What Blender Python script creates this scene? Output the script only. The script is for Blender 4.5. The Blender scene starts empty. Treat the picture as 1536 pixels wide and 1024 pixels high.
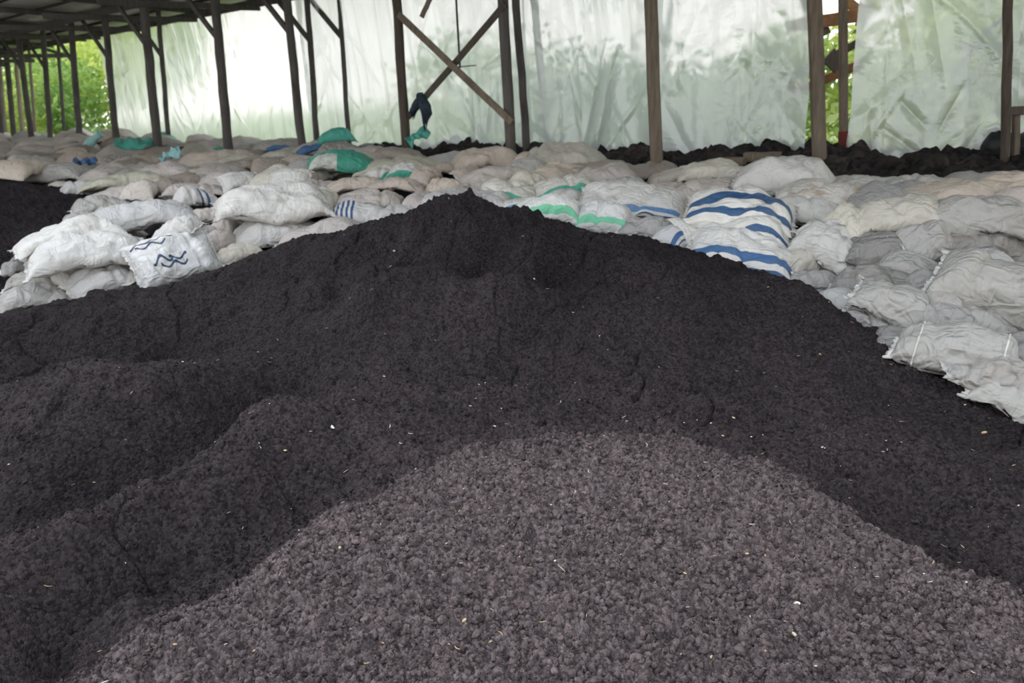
import bpy, math, random
import numpy as np
from mathutils import Vector, Matrix
random.seed(7)
rng = np.random.default_rng(7)
scene = bpy.context.scene
COL = scene.collection

# ------------------------------------------------------------------ camera
FPX = 1150.0
PITCH = math.radians(18.6)
ROLL = math.radians(3.0)
CAM = np.array([0.0, 0.0, 2.4])
F = np.array([0, math.cos(PITCH), -math.sin(PITCH)])
R0 = np.array([1.0, 0, 0]); U0 = np.array([0, math.sin(PITCH), math.cos(PITCH)])
RR = math.cos(ROLL) * R0 - math.sin(ROLL) * U0
UU = math.sin(ROLL) * R0 + math.cos(ROLL) * U0

def ray(px, py):
    return F + RR * ((px - 768) / FPX) - UU * ((py - 512) / FPX)

def at_y(px, py, Y):
    d = ray(px, py)
    return CAM + d * (Y / d[1])

def at_z(px, py, z):
    d = ray(px, py)
    if d[2] > -0.02:
        d[2] = -0.02
    return CAM + d * ((z - CAM[2]) / d[2])

def at_yz(px, Y, z):
    # the point on column px at forward distance Y and height z
    k = (px - 768) / FPX
    b = np.array([0, Y, z]) - CAM
    A = RR - k * F
    X = -(A[1] * b[1] + A[2] * b[2]) / A[0]
    return np.array([X, Y, z])

cam = bpy.data.cameras.new('camera')
cam.sensor_width = 36; cam.lens = FPX / 1536 * 36
cam.clip_end = 300
co = bpy.data.objects.new('camera', cam); COL.objects.link(co)
co.matrix_world = Matrix(((RR[0], UU[0], -F[0], CAM[0]), (RR[1], UU[1], -F[1], CAM[1]), (RR[2], UU[2], -F[2], CAM[2]), (0, 0, 0, 1)))
cam.dof.use_dof = True; cam.dof.focus_distance = 2.9; cam.dof.aperture_fstop = 3.2
scene.camera = co
scene.view_settings.view_transform = 'Standard'
scene.view_settings.look = 'None'
scene.view_settings.gamma = 1
scene.view_settings.use_curve_mapping = False
scene.view_settings.exposure = 0.08

# ------------------------------------------------------------------ helpers
def tag(o, label=None, cat=None, group=None, kind=None):
    if label: o['label'] = label
    if cat: o['category'] = cat
    if group: o['group'] = group
    if kind: o['kind'] = kind
    return o

def empty(name, loc=(0, 0, 0)):
    o = bpy.data.objects.new(name, None); COL.objects.link(o); o.location = loc
    o.empty_display_size = .1
    return o

def link(name, me, mat=None, parent=None, loc=None):
    o = bpy.data.objects.new(name, me); COL.objects.link(o)
    if mat: me.materials.append(mat)
    if parent is not None: o.parent = parent
    if loc is not None: o.location = loc
    return o

def mesh_np(name, V, Q, uv=None, attr=None, smooth=True):
    me = bpy.data.meshes.new(name)
    V = np.asarray(V, dtype=np.float32); Q = np.asarray(Q, dtype=np.int32)
    k = Q.shape[1]
    me.vertices.add(len(V)); me.vertices.foreach_set('co', V.ravel())
    me.loops.add(Q.size); me.loops.foreach_set('vertex_index', Q.ravel())
    me.polygons.add(len(Q))
    me.polygons.foreach_set('loop_start', np.arange(0, Q.size, k, dtype=np.int32))
    me.polygons.foreach_set('use_smooth', np.full(len(Q), smooth))
    if uv is not None:
        l = me.uv_layers.new(name='UVMap')
        l.data.foreach_set('uv', np.asarray(uv, dtype=np.float32)[Q.ravel()].ravel())
    if attr is not None:
        for n, a in attr.items():
            at = me.attributes.new(n, 'FLOAT', 'POINT'); at.data.foreach_set('value', np.asarray(a, dtype=np.float32))
    me.update(calc_edges=True)
    return me

def grid_faces(nu, nv, wrap_v=False):
    i = np.arange(nu - 1)[:, None]; j = np.arange(nv if wrap_v else nv - 1)[None, :]
    j2 = (j + 1) % nv
    a = i * nv + j; b = (i + 1) * nv + j; c = (i + 1) * nv + j2; d = i * nv + j2
    return np.stack([a, b, c, d], -1).reshape(-1, 4)

def hash2(ix, iy, s):
    h = (ix * 374761393 + iy * 668265263 + s * 974634777) & 0xFFFFFFFF
    h = ((h ^ (h >> 13)) * 1274126177) & 0xFFFFFFFF
    h = ((h ^ (h >> 16)) * 2246822519) & 0xFFFFFFFF
    return ((h ^ (h >> 15)) & 0xFFFFFF) / float(0xFFFFFF)

def vnoise(x, y, s=0):
    ix = np.floor(x).astype(np.int64); iy = np.floor(y).astype(np.int64)
    fx = x - ix; fy = y - iy
    fx = fx * fx * (3 - 2 * fx); fy = fy * fy * (3 - 2 * fy)
    a = hash2(ix, iy, s); b = hash2(ix + 1, iy, s); c = hash2(ix, iy + 1, s); d = hash2(ix + 1, iy + 1, s)
    return (a * (1 - fx) + b * fx) * (1 - fy) + (c * (1 - fx) + d * fx) * fy - .5

def fbm(x, y, o=4, s=0, g=.5):
    r = 0; a = 1
    for k in range(o):
        r = r + a * vnoise(x + 17.3 * k, y - 9.1 * k, s + k); x = x * 2.03; y = y * 2.03; a *= g
    return r

def worley(x, y, s=0):
    ix = np.floor(x).astype(np.int64); iy = np.floor(y).astype(np.int64)
    d1 = np.full(x.shape, 9.0); d2 = np.full(x.shape, 9.0); idv = np.zeros(x.shape); tl = np.zeros(x.shape)
    for dx in (-1, 0, 1):
        for dy in (-1, 0, 1):
            cx = ix + dx; cy = iy + dy
            px = cx + hash2(cx, cy, s) ; py = cy + hash2(cx, cy, s + 1)
            d = np.hypot(px - x, py - y); h = hash2(cx, cy, s + 2)
            n = d < d1
            d2 = np.where(n, d1, np.minimum(d2, d)); idv = np.where(n, h, idv); tl = np.where(n, (px - x) * (hash2(cx, cy, s + 3) - .5) + (py - y) * (hash2(cx, cy, s + 4) - .5), tl); d1 = np.where(n, d, d1)
    worley.tilt = tl
    return d1, d2, idv

def tube(pts, rad, seg=10, cap=True, lump=0, seed=0, flat=1.0):
    """rounded bar through pts, rad scalar or list; returns V,F"""
    pts = [np.array(p, float) for p in pts]; n = len(pts)
    rad = [rad] * n if np.isscalar(rad) else rad
    V = []; Fc = []
    for i, p in enumerate(pts):
        t = pts[min(i + 1, n - 1)] - pts[max(i - 1, 0)]; t /= np.linalg.norm(t)
        a = np.cross(t, [0.3, 1, 0.05]); a /= np.linalg.norm(a); b = np.cross(t, a)
        for j in range(seg):
            an = 2 * math.pi * j / seg
            r = rad[i] * (1 + lump * math.sin(3 * an + i * 1.7 + seed) * .5 + lump * math.sin(i * 2.3 + j * 1.9 + seed))
            V.append(p + a * math.cos(an) * r + b * math.sin(an) * r * flat)
    for i in range(n - 1):
        for j in range(seg):
            j2 = (j + 1) % seg
            Fc.append((i * seg + j, i * seg + j2, (i + 1) * seg + j2, (i + 1) * seg + j))
    if cap:
        Fc.append(tuple(range(seg))[::-1]); Fc.append(tuple((n - 1) * seg + j for j in range(seg)))
    return V, Fc

def board(p0, p1, w, t, up=(0, 0, 1), n=6, bev=.12, wob=0.003, seed=0):
    """a sawn board from p0 to p1, w wide across, t thick, chamfered edges and slight wobble"""
    p0 = np.array(p0, float); p1 = np.array(p1, float); d = (p1 - p0); d /= np.linalg.norm(d)
    a = np.cross(d, up); a /= np.linalg.norm(a); b = np.cross(a, d)
    c = min(w, t) * bev
    prof = [(-w/2+c, -t/2), (w/2-c, -t/2), (w/2, -t/2+c), (w/2, t/2-c), (w/2-c, t/2), (-w/2+c, t/2), (-w/2, t/2-c), (-w/2, -t/2+c)]
    V = []; Fc = []; r = random.Random(seed)
    for i in range(n + 1):
        q = p0 + (p1 - p0) * i / n + a * r.uniform(-wob, wob) + b * r.uniform(-wob, wob)
        for x, y in prof: V.append(q + a * x + b * y)
    for i in range(n):
        for j in range(8):
            j2 = (j + 1) % 8
            Fc.append((i*8+j, i*8+j2, (i+1)*8+j2, (i+1)*8+j))
    Fc.append(tuple(range(8))[::-1]); Fc.append(tuple(n * 8 + j for j in range(8)))
    return V, Fc

def pymesh(name, V, Fc, smooth=False):
    me = bpy.data.meshes.new(name); me.from_pydata([tuple(v) for v in V], [], Fc); me.update()
    me.polygons.foreach_set('use_smooth', [smooth] * len(me.polygons))
    return me

# ------------------------------------------------------------------ materials
class NT:
    def __init__(s, name):
        s.m = bpy.data.materials.new(name); s.m.use_nodes = True; s.t = s.m.node_tree; s.t.nodes.clear()
        s.out = s.t.nodes.new('ShaderNodeOutputMaterial')
    def n(s, typ, **kw):
        nd = s.t.nodes.new('ShaderNode' + typ)
        for k, v in kw.items():
            if k.startswith('i_'):
                key = k[2:]; key = int(key) if key.isdigit() else key.replace('_', ' ')
                s.set(nd, key, v)
            else: setattr(nd, k, v)
        return nd
    def set(s, nd, key, v):
        if isinstance(v, bpy.types.NodeSocket): s.t.links.new(v, nd.inputs[key])
        else: nd.inputs[key].default_value = v
    def math(s, op, a, b=0.0, c=None, clamp=False):
        nd = s.t.nodes.new('ShaderNodeMath'); nd.operation = op; nd.use_clamp = clamp
        s.set(nd, 0, a); s.set(nd, 1, b)
        if c is not None: s.set(nd, 2, c)
        return nd.outputs[0]
    def mix(s, f, a, b, blend='MIX'):
        nd = s.t.nodes.new('ShaderNodeMix'); nd.data_type = 'RGBA'; nd.blend_type = blend
        s.set(nd, 0, f); s.set(nd, 6, a); s.set(nd, 7, b)
        return nd.outputs[2]
    def ramp(s, f, stops):
        nd = s.t.nodes.new('ShaderNodeValToRGB'); s.set(nd, 0, f)
        e = nd.color_ramp.elements
        e[0].position = stops[0][0]; e[0].color = c4(stops[0][1]); e[1].position = stops[-1][0]; e[1].color = c4(stops[-1][1])
        for p, c in stops[1:-1]:
            x = e.new(p); x.color = c4(c)
        return nd.outputs[0]
    def noise(s, vec, scale, detail=3, rough=.55, dist=0):
        nd = s.n('TexNoise'); s.set(nd, 'Vector', vec); s.set(nd, 'Scale', scale); s.set(nd, 'Detail', detail); s.set(nd, 'Roughness', rough); s.set(nd, 'Distortion', dist)
        return nd.outputs['Fac']
    def vor(s, vec, scale, out='Distance', feature='F1'):
        nd = s.n('TexVoronoi', feature=feature); s.set(nd, 'Vector', vec); s.set(nd, 'Scale', scale)
        return nd.outputs[out]
    def bump(s, h, strength=.5, dist=.01, normal=None):
        nd = s.n('Bump'); s.set(nd, 'Height', h); s.set(nd, 'Strength', strength); s.set(nd, 'Distance', dist)
        if normal is not None: s.set(nd, 'Normal', normal)
        return nd.outputs[0]
    def smooth(s, v, a, b):
        nd = s.n('MapRange', interpolation_type='SMOOTHSTEP'); s.set(nd, 0, v); s.set(nd, 1, a); s.set(nd, 2, b)
        return nd.outputs[0]
    def finish(s, color, rough=.8, normal=None, spec=.3, **kw):
        b = s.n('BsdfPrincipled'); s.set(b, 'Base Color', color); s.set(b, 'Roughness', rough); s.set(b, 'Specular IOR Level', spec)
        if normal is not None: s.set(b, 'Normal', normal)
        for k, v in kw.items(): s.set(b, k, v)
        s.t.links.new(b.outputs[0], s.out.inputs[0])
        return s.m
def c4(c):
    if np.isscalar(c): return (c, c, c, 1)
    return tuple(c) + (1,) if len(c) == 3 else tuple(c)

def soil_mat(name, dark, light, clod=70, warm=(.105, .068, .062)):
    t = NT(name)
    g = t.n('NewGeometry').outputs['Position']
    dry = t.n('Attribute', attribute_name='dry').outputs['Fac']
    big = t.noise(g, 1.6, 5, .6)
    d = t.math('ADD', dry, t.math('MULTIPLY', t.math('SUBTRACT', big, .5), .7), clamp=True)
    base = t.mix(d, c4(dark), c4(light))
    # every crumb has its own tone
    vc = t.n('TexVoronoi'); t.set(vc, 'Vector', g); t.set(vc, 'Scale', clod)
    sep = t.n('SeparateColor'); t.set(sep, 0, vc.outputs['Color'])
    tone = t.math('MULTIPLY_ADD', sep.outputs[0], 1.05, .5)
    base = t.mix(1.0, base, t.n('CombineColor', i_0=tone, i_1=tone, i_2=tone).outputs[0], 'MULTIPLY')
    red = t.math('MULTIPLY', t.smooth(sep.outputs[1], .80, .98), t.smooth(t.noise(g, 3.0, 3), .45, .62))
    base = t.mix(t.math('MULTIPLY', red, .30), base, c4(warm))
    cool = t.smooth(sep.outputs[2], .72, .95)
    base = t.mix(t.math('MULTIPLY', cool, .20), base, (.055, .057, .066, 1))
    patch = t.smooth(t.noise(g, 2.3, 4, .6, .6), .60, .74)
    base = t.mix(t.math('MULTIPLY', patch, .26), base, c4(warm))
    h1 = t.vor(g, clod); h2 = t.vor(g, clod * 2.7); n1 = t.noise(g, clod * 3, 3, .7)
    h = t.math('ADD', t.math('MULTIPLY', h1, -1.0), t.math('ADD', t.math('MULTIPLY', h2, -.4), t.math('MULTIPLY', n1, .5)))
    return t.finish(base, .95, t.bump(h, 1.0, .013), .12)

def wood_mat(name, a, b, axis='Z', grain=1.0):
    t = NT(name)
    g = t.n('NewGeometry').outputs['Position']
    mp = t.n('Mapping'); t.set(mp, 'Vector', g); mp.inputs['Scale'].default_value = (14, 14, 1.2) if axis == 'Z' else (3, 3, 3)
    n = t.noise(mp.outputs[0], 2.2, 6, .65, .4)
    n2 = t.noise(g, 2.0, 3)
    col = t.ramp(n, [(.25, a), (.75, b)])
    col = t.mix(t.math('MULTIPLY', t.smooth(n2, .5, .7), .35), col, c4(tuple(x * .5 for x in a)))
    return t.finish(col, .85, t.bump(n, .5, .008), .2)

def sack_mat(name, base, dirt=(.30, .25, .20), dirt_amt=.35, stripes=(), cross=False, waves=None, tex=.5, rough=.55):
    """woven polypropylene: base tint, soiling, printed bands (v0, v1, colour) over UV"""
    t = NT(name)
    oc = t.n('TexCoord').outputs['Object']; uv = t.n('TexCoord').outputs['UV']
    rnd = t.n('ObjectInfo').outputs['Random']
    off = t.n('CombineXYZ', i_0=t.math('MULTIPLY', rnd, 37.0), i_1=t.math('MULTIPLY', rnd, 11.0), i_2=0.0).outputs[0]
    va = t.n('VectorMath', operation='ADD'); t.set(va, 0, oc); t.set(va, 1, off); P = va.outputs[0]
    sx = t.n('SeparateXYZ'); t.set(sx, 0, uv); u, v = sx.outputs[0], sx.outputs[1]
    col = c4(base)
    for s in stripes:
        v0, v1, c = s[:3]
        w = t.math('ADD', (u if cross else v), t.math('MULTIPLY', t.math('SUBTRACT', t.noise(P, 4, 2), .5), .03))
        m = t.math('MULTIPLY', t.math('GREATER_THAN', w, v0), t.math('LESS_THAN', w, v1))
        if len(s) > 3:
            q = v if cross else u
            m = t.math('MULTIPLY', m, t.math('MULTIPLY', t.math('GREATER_THAN', q, s[3]), t.math('LESS_THAN', q, s[4])))
        col = t.mix(m, col, c4(c))
    if waves:
        tot = None
        for (u0, u1, vc, amp, ph, w) in waves:
            yy = t.math('ADD', v, t.math('MULTIPLY', t.math('SINE', t.math('MULTIPLY_ADD', u, 34.0, ph)), amp))
            dd = t.math('ABSOLUTE', t.math('SUBTRACT', yy, vc))
            m = t.math('MULTIPLY', t.math('LESS_THAN', dd, w), t.math('MULTIPLY', t.math('GREATER_THAN', u, u0), t.math('LESS_THAN', u, u1)))
            tot = m if tot is None else t.math('MAXIMUM', tot, m)
        col = t.mix(tot, col, (.03, .06, .13, 1))
    tone = t.math('MULTIPLY_ADD', rnd, .22, .86)
    col = t.mix(1.0, col, t.n('CombineColor', i_0=tone, i_1=tone, i_2=t.math('MULTIPLY_ADD', rnd, .17, .88)).outputs[0], 'MULTIPLY')
    dn = t.noise(P, 3.2, 6, .68, .5)
    dm = t.math('MULTIPLY', t.smooth(dn, .46, .72), dirt_amt)
    col = t.mix(dm, col, c4(dirt))
    sp = t.math('MULTIPLY', t.smooth(t.noise(P, 34, 3, .7), .66, .75), dirt_amt * .35)
    col = t.mix(sp, col, (.12, .10, .09, 1))
    mp = t.n('Mapping'); t.set(mp, 'Vector', P); mp.inputs['Scale'].default_value = (4, 9, 7)
    wr = t.noise(mp.outputs[0], 1.0, 2, .5, 1.2)
    rid = t.math('SUBTRACT', 1.0, t.math('MULTIPLY', t.math('ABSOLUTE', t.math('SUBTRACT', wr, .5)), 5.0), clamp=True)
    mp2 = t.n('Mapping'); t.set(mp2, 'Vector', P); mp2.inputs['Scale'].default_value = (10, 4, 6); mp2.inputs['Rotation'].default_value = (0, 0, .6)
    wr2 = t.noise(mp2.outputs[0], 1.0, 2, .5, .8)
    rid2 = t.math('SUBTRACT', 1.0, t.math('MULTIPLY', t.math('ABSOLUTE', t.math('SUBTRACT', wr2, .5)), 6.0), clamp=True)
    h = t.math('ADD', t.math('MULTIPLY', rid, .6), t.math('ADD', wr, t.math('MULTIPLY', rid2, .35)))
    return t.finish(col, rough, t.bump(h, tex, .03), .35)

BLUE = (.040, .100, .22); LBLUE = (.13, .26, .48); DBLUE = (.035, .08, .17); GREEN = (.20, .60, .38); TEAL = (.07, .36, .26); DTEAL = (.03, .20, .15)
SM = {
 'w': sack_mat('woven_white', (.58, .57, .555), dirt_amt=.38),
 'c': sack_mat('woven_cream', (.60, .57, .50), dirt_amt=.45),
 't': sack_mat('woven_tan', (.58, .50, .43), dirt_amt=.45),
 'p': sack_mat('woven_pinkish_grey', (.53, .48, .45), dirt_amt=.45),
 'g': sack_mat('woven_grey_shaded', (.41, .40, .385), dirt_amt=.45, tex=.65),  # grey weave, with the right-hand stack's shadow worked into the tone
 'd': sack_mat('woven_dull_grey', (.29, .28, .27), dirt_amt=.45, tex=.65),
 'b': sack_mat('woven_brown_grey', (.36, .31, .27), dirt_amt=.5),
 'o': sack_mat('woven_olive_cream', (.50, .48, .40), dirt_amt=.4),
 's': sack_mat('woven_stained_top', (.62, .60, .56), dirt=(.32, .24, .16), dirt_amt=.9),
 'bs': sack_mat('blue_double_band', (.68, .67, .64), dirt_amt=.2, stripes=[(.115, .165, BLUE), (.225, .275, BLUE)]),
 'bs2': sack_mat('blue_band_low', (.66, .65, .64), dirt_amt=.25, stripes=[(.085, .11, BLUE), (.155, .21, (.06, .14, .30))]),
 'bs3': sack_mat('blue_band_light', (.68, .67, .64), dirt_amt=.2, stripes=[(.015, .035, BLUE), (.07, .13, LBLUE)]),
 'bs4': sack_mat('blue_bands_right_end', (.68, .67, .64), dirt_amt=.2, stripes=[(.03, .075, BLUE, .45, 1), (.125, .165, BLUE, .55, 1)]),
 'bx': sack_mat('blue_cross_bands', (.64, .63, .62), dirt_amt=.25, cross=True, stripes=[(.06, .10, BLUE), (.14, .18, BLUE), (.22, .26, BLUE), (.30, .34, BLUE), (.38, .42, BLUE)]),
 'bc': sack_mat('navy_cross_bands', (.6, .58, .57), dirt_amt=.3, cross=True, stripes=[(.55, .60, DBLUE), (.68, .75, DBLUE)]),
 'gs': sack_mat('green_band', (.72, .72, .70), dirt_amt=.15, stripes=[(.085, .165, GREEN)]),
 'gw': sack_mat('green_lower_half', (.64, .62, .58), dirt_amt=.3, stripes=[(-.1, .10, TEAL), (.9, 1.1, TEAL)]),
 'te': sack_mat('teal_with_white_patch', TEAL, dirt=(.03, .1, .08), dirt_amt=.3, stripes=[(-.1, .22, (.62, .62, .56), .0, .42), (.8, 1.1, (.62, .62, .56), .0, .42)]),
 'tp': sack_mat('teal_plain', (.09, .40, .33), dirt=(.03, .12, .1), dirt_amt=.3),
 'bl': sack_mat('blue_plain', (.08, .18, .36), dirt=(.03, .05, .1), dirt_amt=.3),
 'lg': sack_mat('white_with_wavy_marks', (.68, .68, .67), dirt_amt=.25,
      waves=[(.04, .30, .36, .016, 0, .008), (.10, .46, .325, .018, .9, .008), (.30, .55, .37, .014, 2.2, .007), (.20, .44, .225, .015, .6, .008), (.28, .60, .185, .017, 2.0, .009), (.40, .62, .22, .012, 3.0, .007)]),
}
HEM = sack_mat('stitched_hem', (.66, .65, .62), dirt_amt=.3, tex=.9)
TAPE = sack_mat('tied_twine', (.7, .69, .66), dirt_amt=.1)

# ------------------------------------------------------------------ compost ground surface (thin plate spline through surveyed points)
CP = []
def cp(px, py, Y): CP.append(at_y(px, py, Y))
def cz(px, Y, z): CP.append(at_yz(px, Y, z))
# near mound
for a in [(800, 1024, 1.75), (400, 1024, 1.78), (1200, 1024, 1.74), (1536, 1024, 1.78), (130, 1024, 1.85), (-150, 1024, 1.75), (800, 1200, 1.4), (200, 1200, 1.4), (1500, 1200, 1.4),
          (800, 850, 2.2), (560, 850, 2.22), (1050, 850, 2.2), (1300, 900, 2.08), (1536, 900, 2.1),
          (800, 740, 2.65), (620, 740, 2.68), (1050, 730, 2.66), (1250, 755, 2.55), (800, 690, 2.92), (1100, 690, 2.9), (960, 665, 3.05),
          (470, 790, 2.52), (300, 905, 2.15), (400, 850, 2.3),
          # ridge behind it
          (200, 900, 2.16), (0, 950, 2.0), (-150, 900, 2.2), (150, 820, 2.42), (0, 830, 2.5), (280, 700, 2.95), (160, 760, 2.75), (380, 630, 3.35), (400, 720, 2.85), (520, 590, 3.8), (600, 640, 3.3), (-150, 900, 2.3),
          (0, 804, 2.98), (160, 736, 3.2), (280, 679, 3.42), (350, 634, 3.75), (90, 771, 3.08), (-150, 866, 2.75),
          (100, 1024, 2.02), (230, 940, 2.25), (380, 835, 2.6), (450, 775, 2.8),
          (1300, 765, 2.75), (1420, 845, 2.45), (1560, 915, 2.25), (1380, 850, 2.22), (1230, 735, 2.8),
          # low ground between
          (800, 640, 3.35), (800, 600, 3.7), (1000, 600, 3.6), (1250, 680, 2.95), (1400, 680, 2.98), (1536, 770, 2.55), (1200, 600, 3.5),
          # left mound and its valley
          (100, 660, 3.3), (200, 610, 3.55), (150, 548, 3.92), (300, 565, 3.85), (60, 560, 3.85), (0, 610, 3.55), (-150, 640, 3.4), (240, 650, 3.45), (60, 730, 3.12),
          (350, 545, 4.35), (420, 500, 4.7), (300, 490, 4.95), (150, 500, 4.9), (0, 520, 4.8), (0, 478, 5.6), (60, 470, 5.8), (-150, 520, 5.2),
          # big pile, face
          (800, 520, 4.25), (1000, 520, 4.1), (1200, 520, 3.95), (1330, 560, 3.7), (640, 520, 4.3), (500, 540, 4.2), (640, 430, 4.6), (500, 450, 4.9), (800, 420, 4.65), (1000, 440, 4.45),
          (560, 392, 4.85), (650, 398, 4.7), (740, 412, 4.62), (830, 450, 4.45), (560, 382, 5.25), (650, 388, 5.12), (740, 400, 4.98), (830, 430, 4.8), (480, 425, 4.95), (60, 552, 4.75), (150, 540, 4.8), (240, 548, 4.75), (320, 540, 4.7), (420, 400, 5.5), (700, 345, 5.05), (800, 360, 4.95), (900, 385, 4.8), (1130, 450, 4.35), (1230, 470, 4.2), (430, 440, 5.1),
          # silhouette of the big pile
          (700, 302, 5.3), (650, 313, 5.35), (600, 345, 5.4), (560, 350, 5.45), (500, 362, 5.6), (440, 366, 5.8), (400, 380, 5.8), (330, 410, 5.9), (200, 448, 6.0), (100, 462, 6.1), (0, 470, 6.2),
          (770, 321, 5.25), (830, 341, 5.15), (900, 352, 5.1), (1000, 376, 4.95), (1100, 404, 4.75), (1200, 424, 4.5), (1260, 472, 4.25), (1330, 505, 4.05), (1400, 552, 3.8), (1470, 595, 3.5), (1536, 636, 3.25), (1650, 700, 3.0),
          # dark heap behind the left stack
          (0, 276, 9.4), (50, 290, 9.1), (105, 312, 8.7), (-100, 262, 9.8), (0, 340, 7.8), (0, 400, 6.9), (90, 370, 7.6)]:
    cp(*a)
# surface carrying the sacks
for a in [(280, 3.18, .60), (160, 2.98, .56), (60, 2.82, .52), (370, 3.5, .66), (450, 4.0, .72), (400, 2.66, .70), (250, 2.34, .66), (1330, 2.6, .62), (1450, 2.4, .58), (620, 4.98, 1.12), (720, 4.85, 1.12), (150, 4.3, .80), (280, 4.25, .78), (40, 4.3, .78),
          (330, 6.9, 1.02), (200, 7.3, 1.05), (110, 7.6, 1.08), (450, 6.6, 1.05), (560, 6.5, 1.12), (700, 6.2, 1.2), (850, 6.0, 1.18), (1000, 5.75, 1.15), (1120, 5.4, 1.1), (1250, 5.1, 1.05), (1400, 4.9, 1.03), (1536, 4.7, 1.05), (1750, 4.4, 1.05),
          (1330, 4.5, .86), (1450, 4.1, .80), (1560, 3.7, .74), (1750, 3.6, .8), (1210, 4.9, .98),
          (60, 6.5, .72), (150, 6.4, .76), (250, 6.35, .82), (330, 6.3, .9),
          (0, 11, 1.2), (100, 11, 1.22), (300, 10, 1.25), (500, 9, 1.25), (700, 8.3, 1.25), (900, 7.7, 1.25), (1100, 7, 1.24), (1300, 6.3, 1.16), (1536, 5.8, 1.2), (1750, 5.5, 1.2),
          (-200, 14, 1.3), (0, 15, 1.32), (200, 15, 1.32), (400, 13, 1.32), (600, 11, 1.3), (-200, 22, 1.4), (50, 26, 1.4), (-100, 31, 1.4), (-400, 12, 1.2), (700, 12.5, 1.3), (1000, 9.5, 1.25), (1300, 8, 1.2), (1600, 7.2, 1.2), (1600, 9, 1.2)]:
    cz(*a)
CP = np.array(CP)

class TPS:
    def __init__(s, P, lam=.00015):
        s.X = P[:, :2]; n = len(P)
        K = s.k(s.X, s.X) + lam * np.eye(n)
        A = np.zeros((n + 3, n + 3)); A[:n, :n] = K
        A[:n, n] = 1; A[:n, n+1:] = s.X; A[n, :n] = 1; A[n+1:, :n] = s.X.T
        s.w = np.linalg.solve(A, np.concatenate([P[:, 2], np.zeros(3)])); s.n = n
    def k(s, a, b):
        r2 = ((a[:, None, :] - b[None]) ** 2).sum(-1) + 1e-9
        return .5 * r2 * np.log(r2)
    def __call__(s, Q):
        out = np.empty(len(Q))
        for i in range(0, len(Q), 40000):
            q = Q[i:i+40000]
            out[i:i+40000] = s.k(q, s.X) @ s.w[:s.n] + s.w[s.n] + q @ s.w[s.n+1:]
        return out
GX0, GX1, GY0, GY1, GS = -21.0, 9.0, .4, 32.0, .05
gx = np.arange(GX0, GX1, GS); gy = np.arange(GY0, GY1, GS)
MX, MY = np.meshgrid(gx, gy, indexing='ij')
SURF = TPS(CP)(np.stack([MX.ravel(), MY.ravel()], 1)).reshape(MX.shape)
SURF = np.clip(SURF, .5, 1.75)
def bil(G, x, y):
    fx = np.clip((x - GX0) / GS, 0, G.shape[0] - 1.001); fy = np.clip((y - GY0) / GS, 0, G.shape[1] - 1.001)
    i = fx.astype(int); j = fy.astype(int); a = fx - i; b = fy - j
    return (G[i, j] * (1 - a) + G[i+1, j] * a) * (1 - b) + (G[i, j+1] * (1 - a) + G[i+1, j+1] * a) * b
def ground(x, y): return bil(SURF, np.asarray(x, float), np.asarray(y, float))

def project(V):
    d = V - CAM
    z = d @ F
    return 768 + FPX * (d @ RR) / z, 512 - FPX * (d @ UU) / z

def polyx(poly, x):
    p = np.array(poly, float); return np.interp(x, p[:, 0], p[:, 1])

# world-space outlines of the heaps (plan view), taken from where their feet lie
def plan(pts): return np.array([at_y(*p)[:2] for p in pts])
near_edge = plan([(-400, 1500, 1.3), (130, 1024, 1.85), (300, 905, 2.15), (470, 790, 2.52), (600, 722, 2.8), (780, 660, 3.2), (1000, 655, 3.15), (1180, 700, 2.85), (1290, 765, 2.5), (1400, 850, 2.25), (1560, 930, 2.05), (1900, 1100, 1.7)])
ridge_edge = plan([(-500, 900, 2.3), (-150, 880, 2.42), (0, 812, 2.62), (160, 745, 2.85), (280, 680, 3.1), (350, 640, 3.35), (430, 590, 3.75), (520, 570, 3.95), (700, 575, 3.9), (1000, 580, 3.75), (1250, 610, 3.45), (1450, 660, 3.05), (1900, 800, 2.6)])
def inside_front(edge, x, y):   # in front (towards smaller y) of a curve given over x
    o = np.argsort(edge[:, 0]); return y - np.interp(x, edge[o, 0], edge[o, 1])

NR, NC = 1250, 1350
tt = np.linspace(0, 1, NR); Yr = 1.15 * (10.2 / 1.15) ** tt
aa = np.linspace(-1.02, 1.0, NC)
YY, AA = np.meshgrid(Yr, aa, indexing='ij')
XX = AA * (YY + .25)
Z = ground(XX, YY)
dn = inside_front(near_edge, XX, YY); dr = inside_front(ridge_edge, XX, YY)
dn = dn + .10 * fbm(XX * 4, YY * 4, 3, 5); 
nearw = np.clip(.5 - dn / np.clip((YY - 2.2) * 1.1, .14, .8), 0, 1); nearw = nearw * nearw * (3 - 2 * nearw)
ridgew = np.clip(.5 - dr / .2, 0, 1)
w1, w2, wid = worley(XX / .028 + .3 * fbm(XX * 20, YY * 20, 2), YY / .028, 3)
tl1 = worley.tilt
w3, w4, wid2 = worley(XX / .016 + .25 * fbm(XX * 30, YY * 30, 2, 8), YY / .014, 9)
tl2 = worley.tilt
w5, w6, wid5 = worley(XX / .062, YY / .062, 21)
clod1 = np.clip((w2 - w1) * 2.6, 0, 1) ** .5 * (.15 + .85 * wid + 1.5 * tl1)
clod2 = np.clip((w4 - w3) * 2.6, 0, 1) ** .5 * (.3 + .7 * wid2 + 1.2 * tl2)
clod3 = np.clip(.55 - w5, 0, 1) * (wid5 > .72)
amp = .40 + .60 * np.clip(nearw + .4 * ridgew, 0, 1)
Z = Z + .070 * fbm(XX * 1.9, YY * 1.9, 3, 40) * (1 - .5 * nearw) + .040 * fbm(XX * 6, YY * 6, 4, 50) * (1.2 - .7 * nearw)
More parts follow.
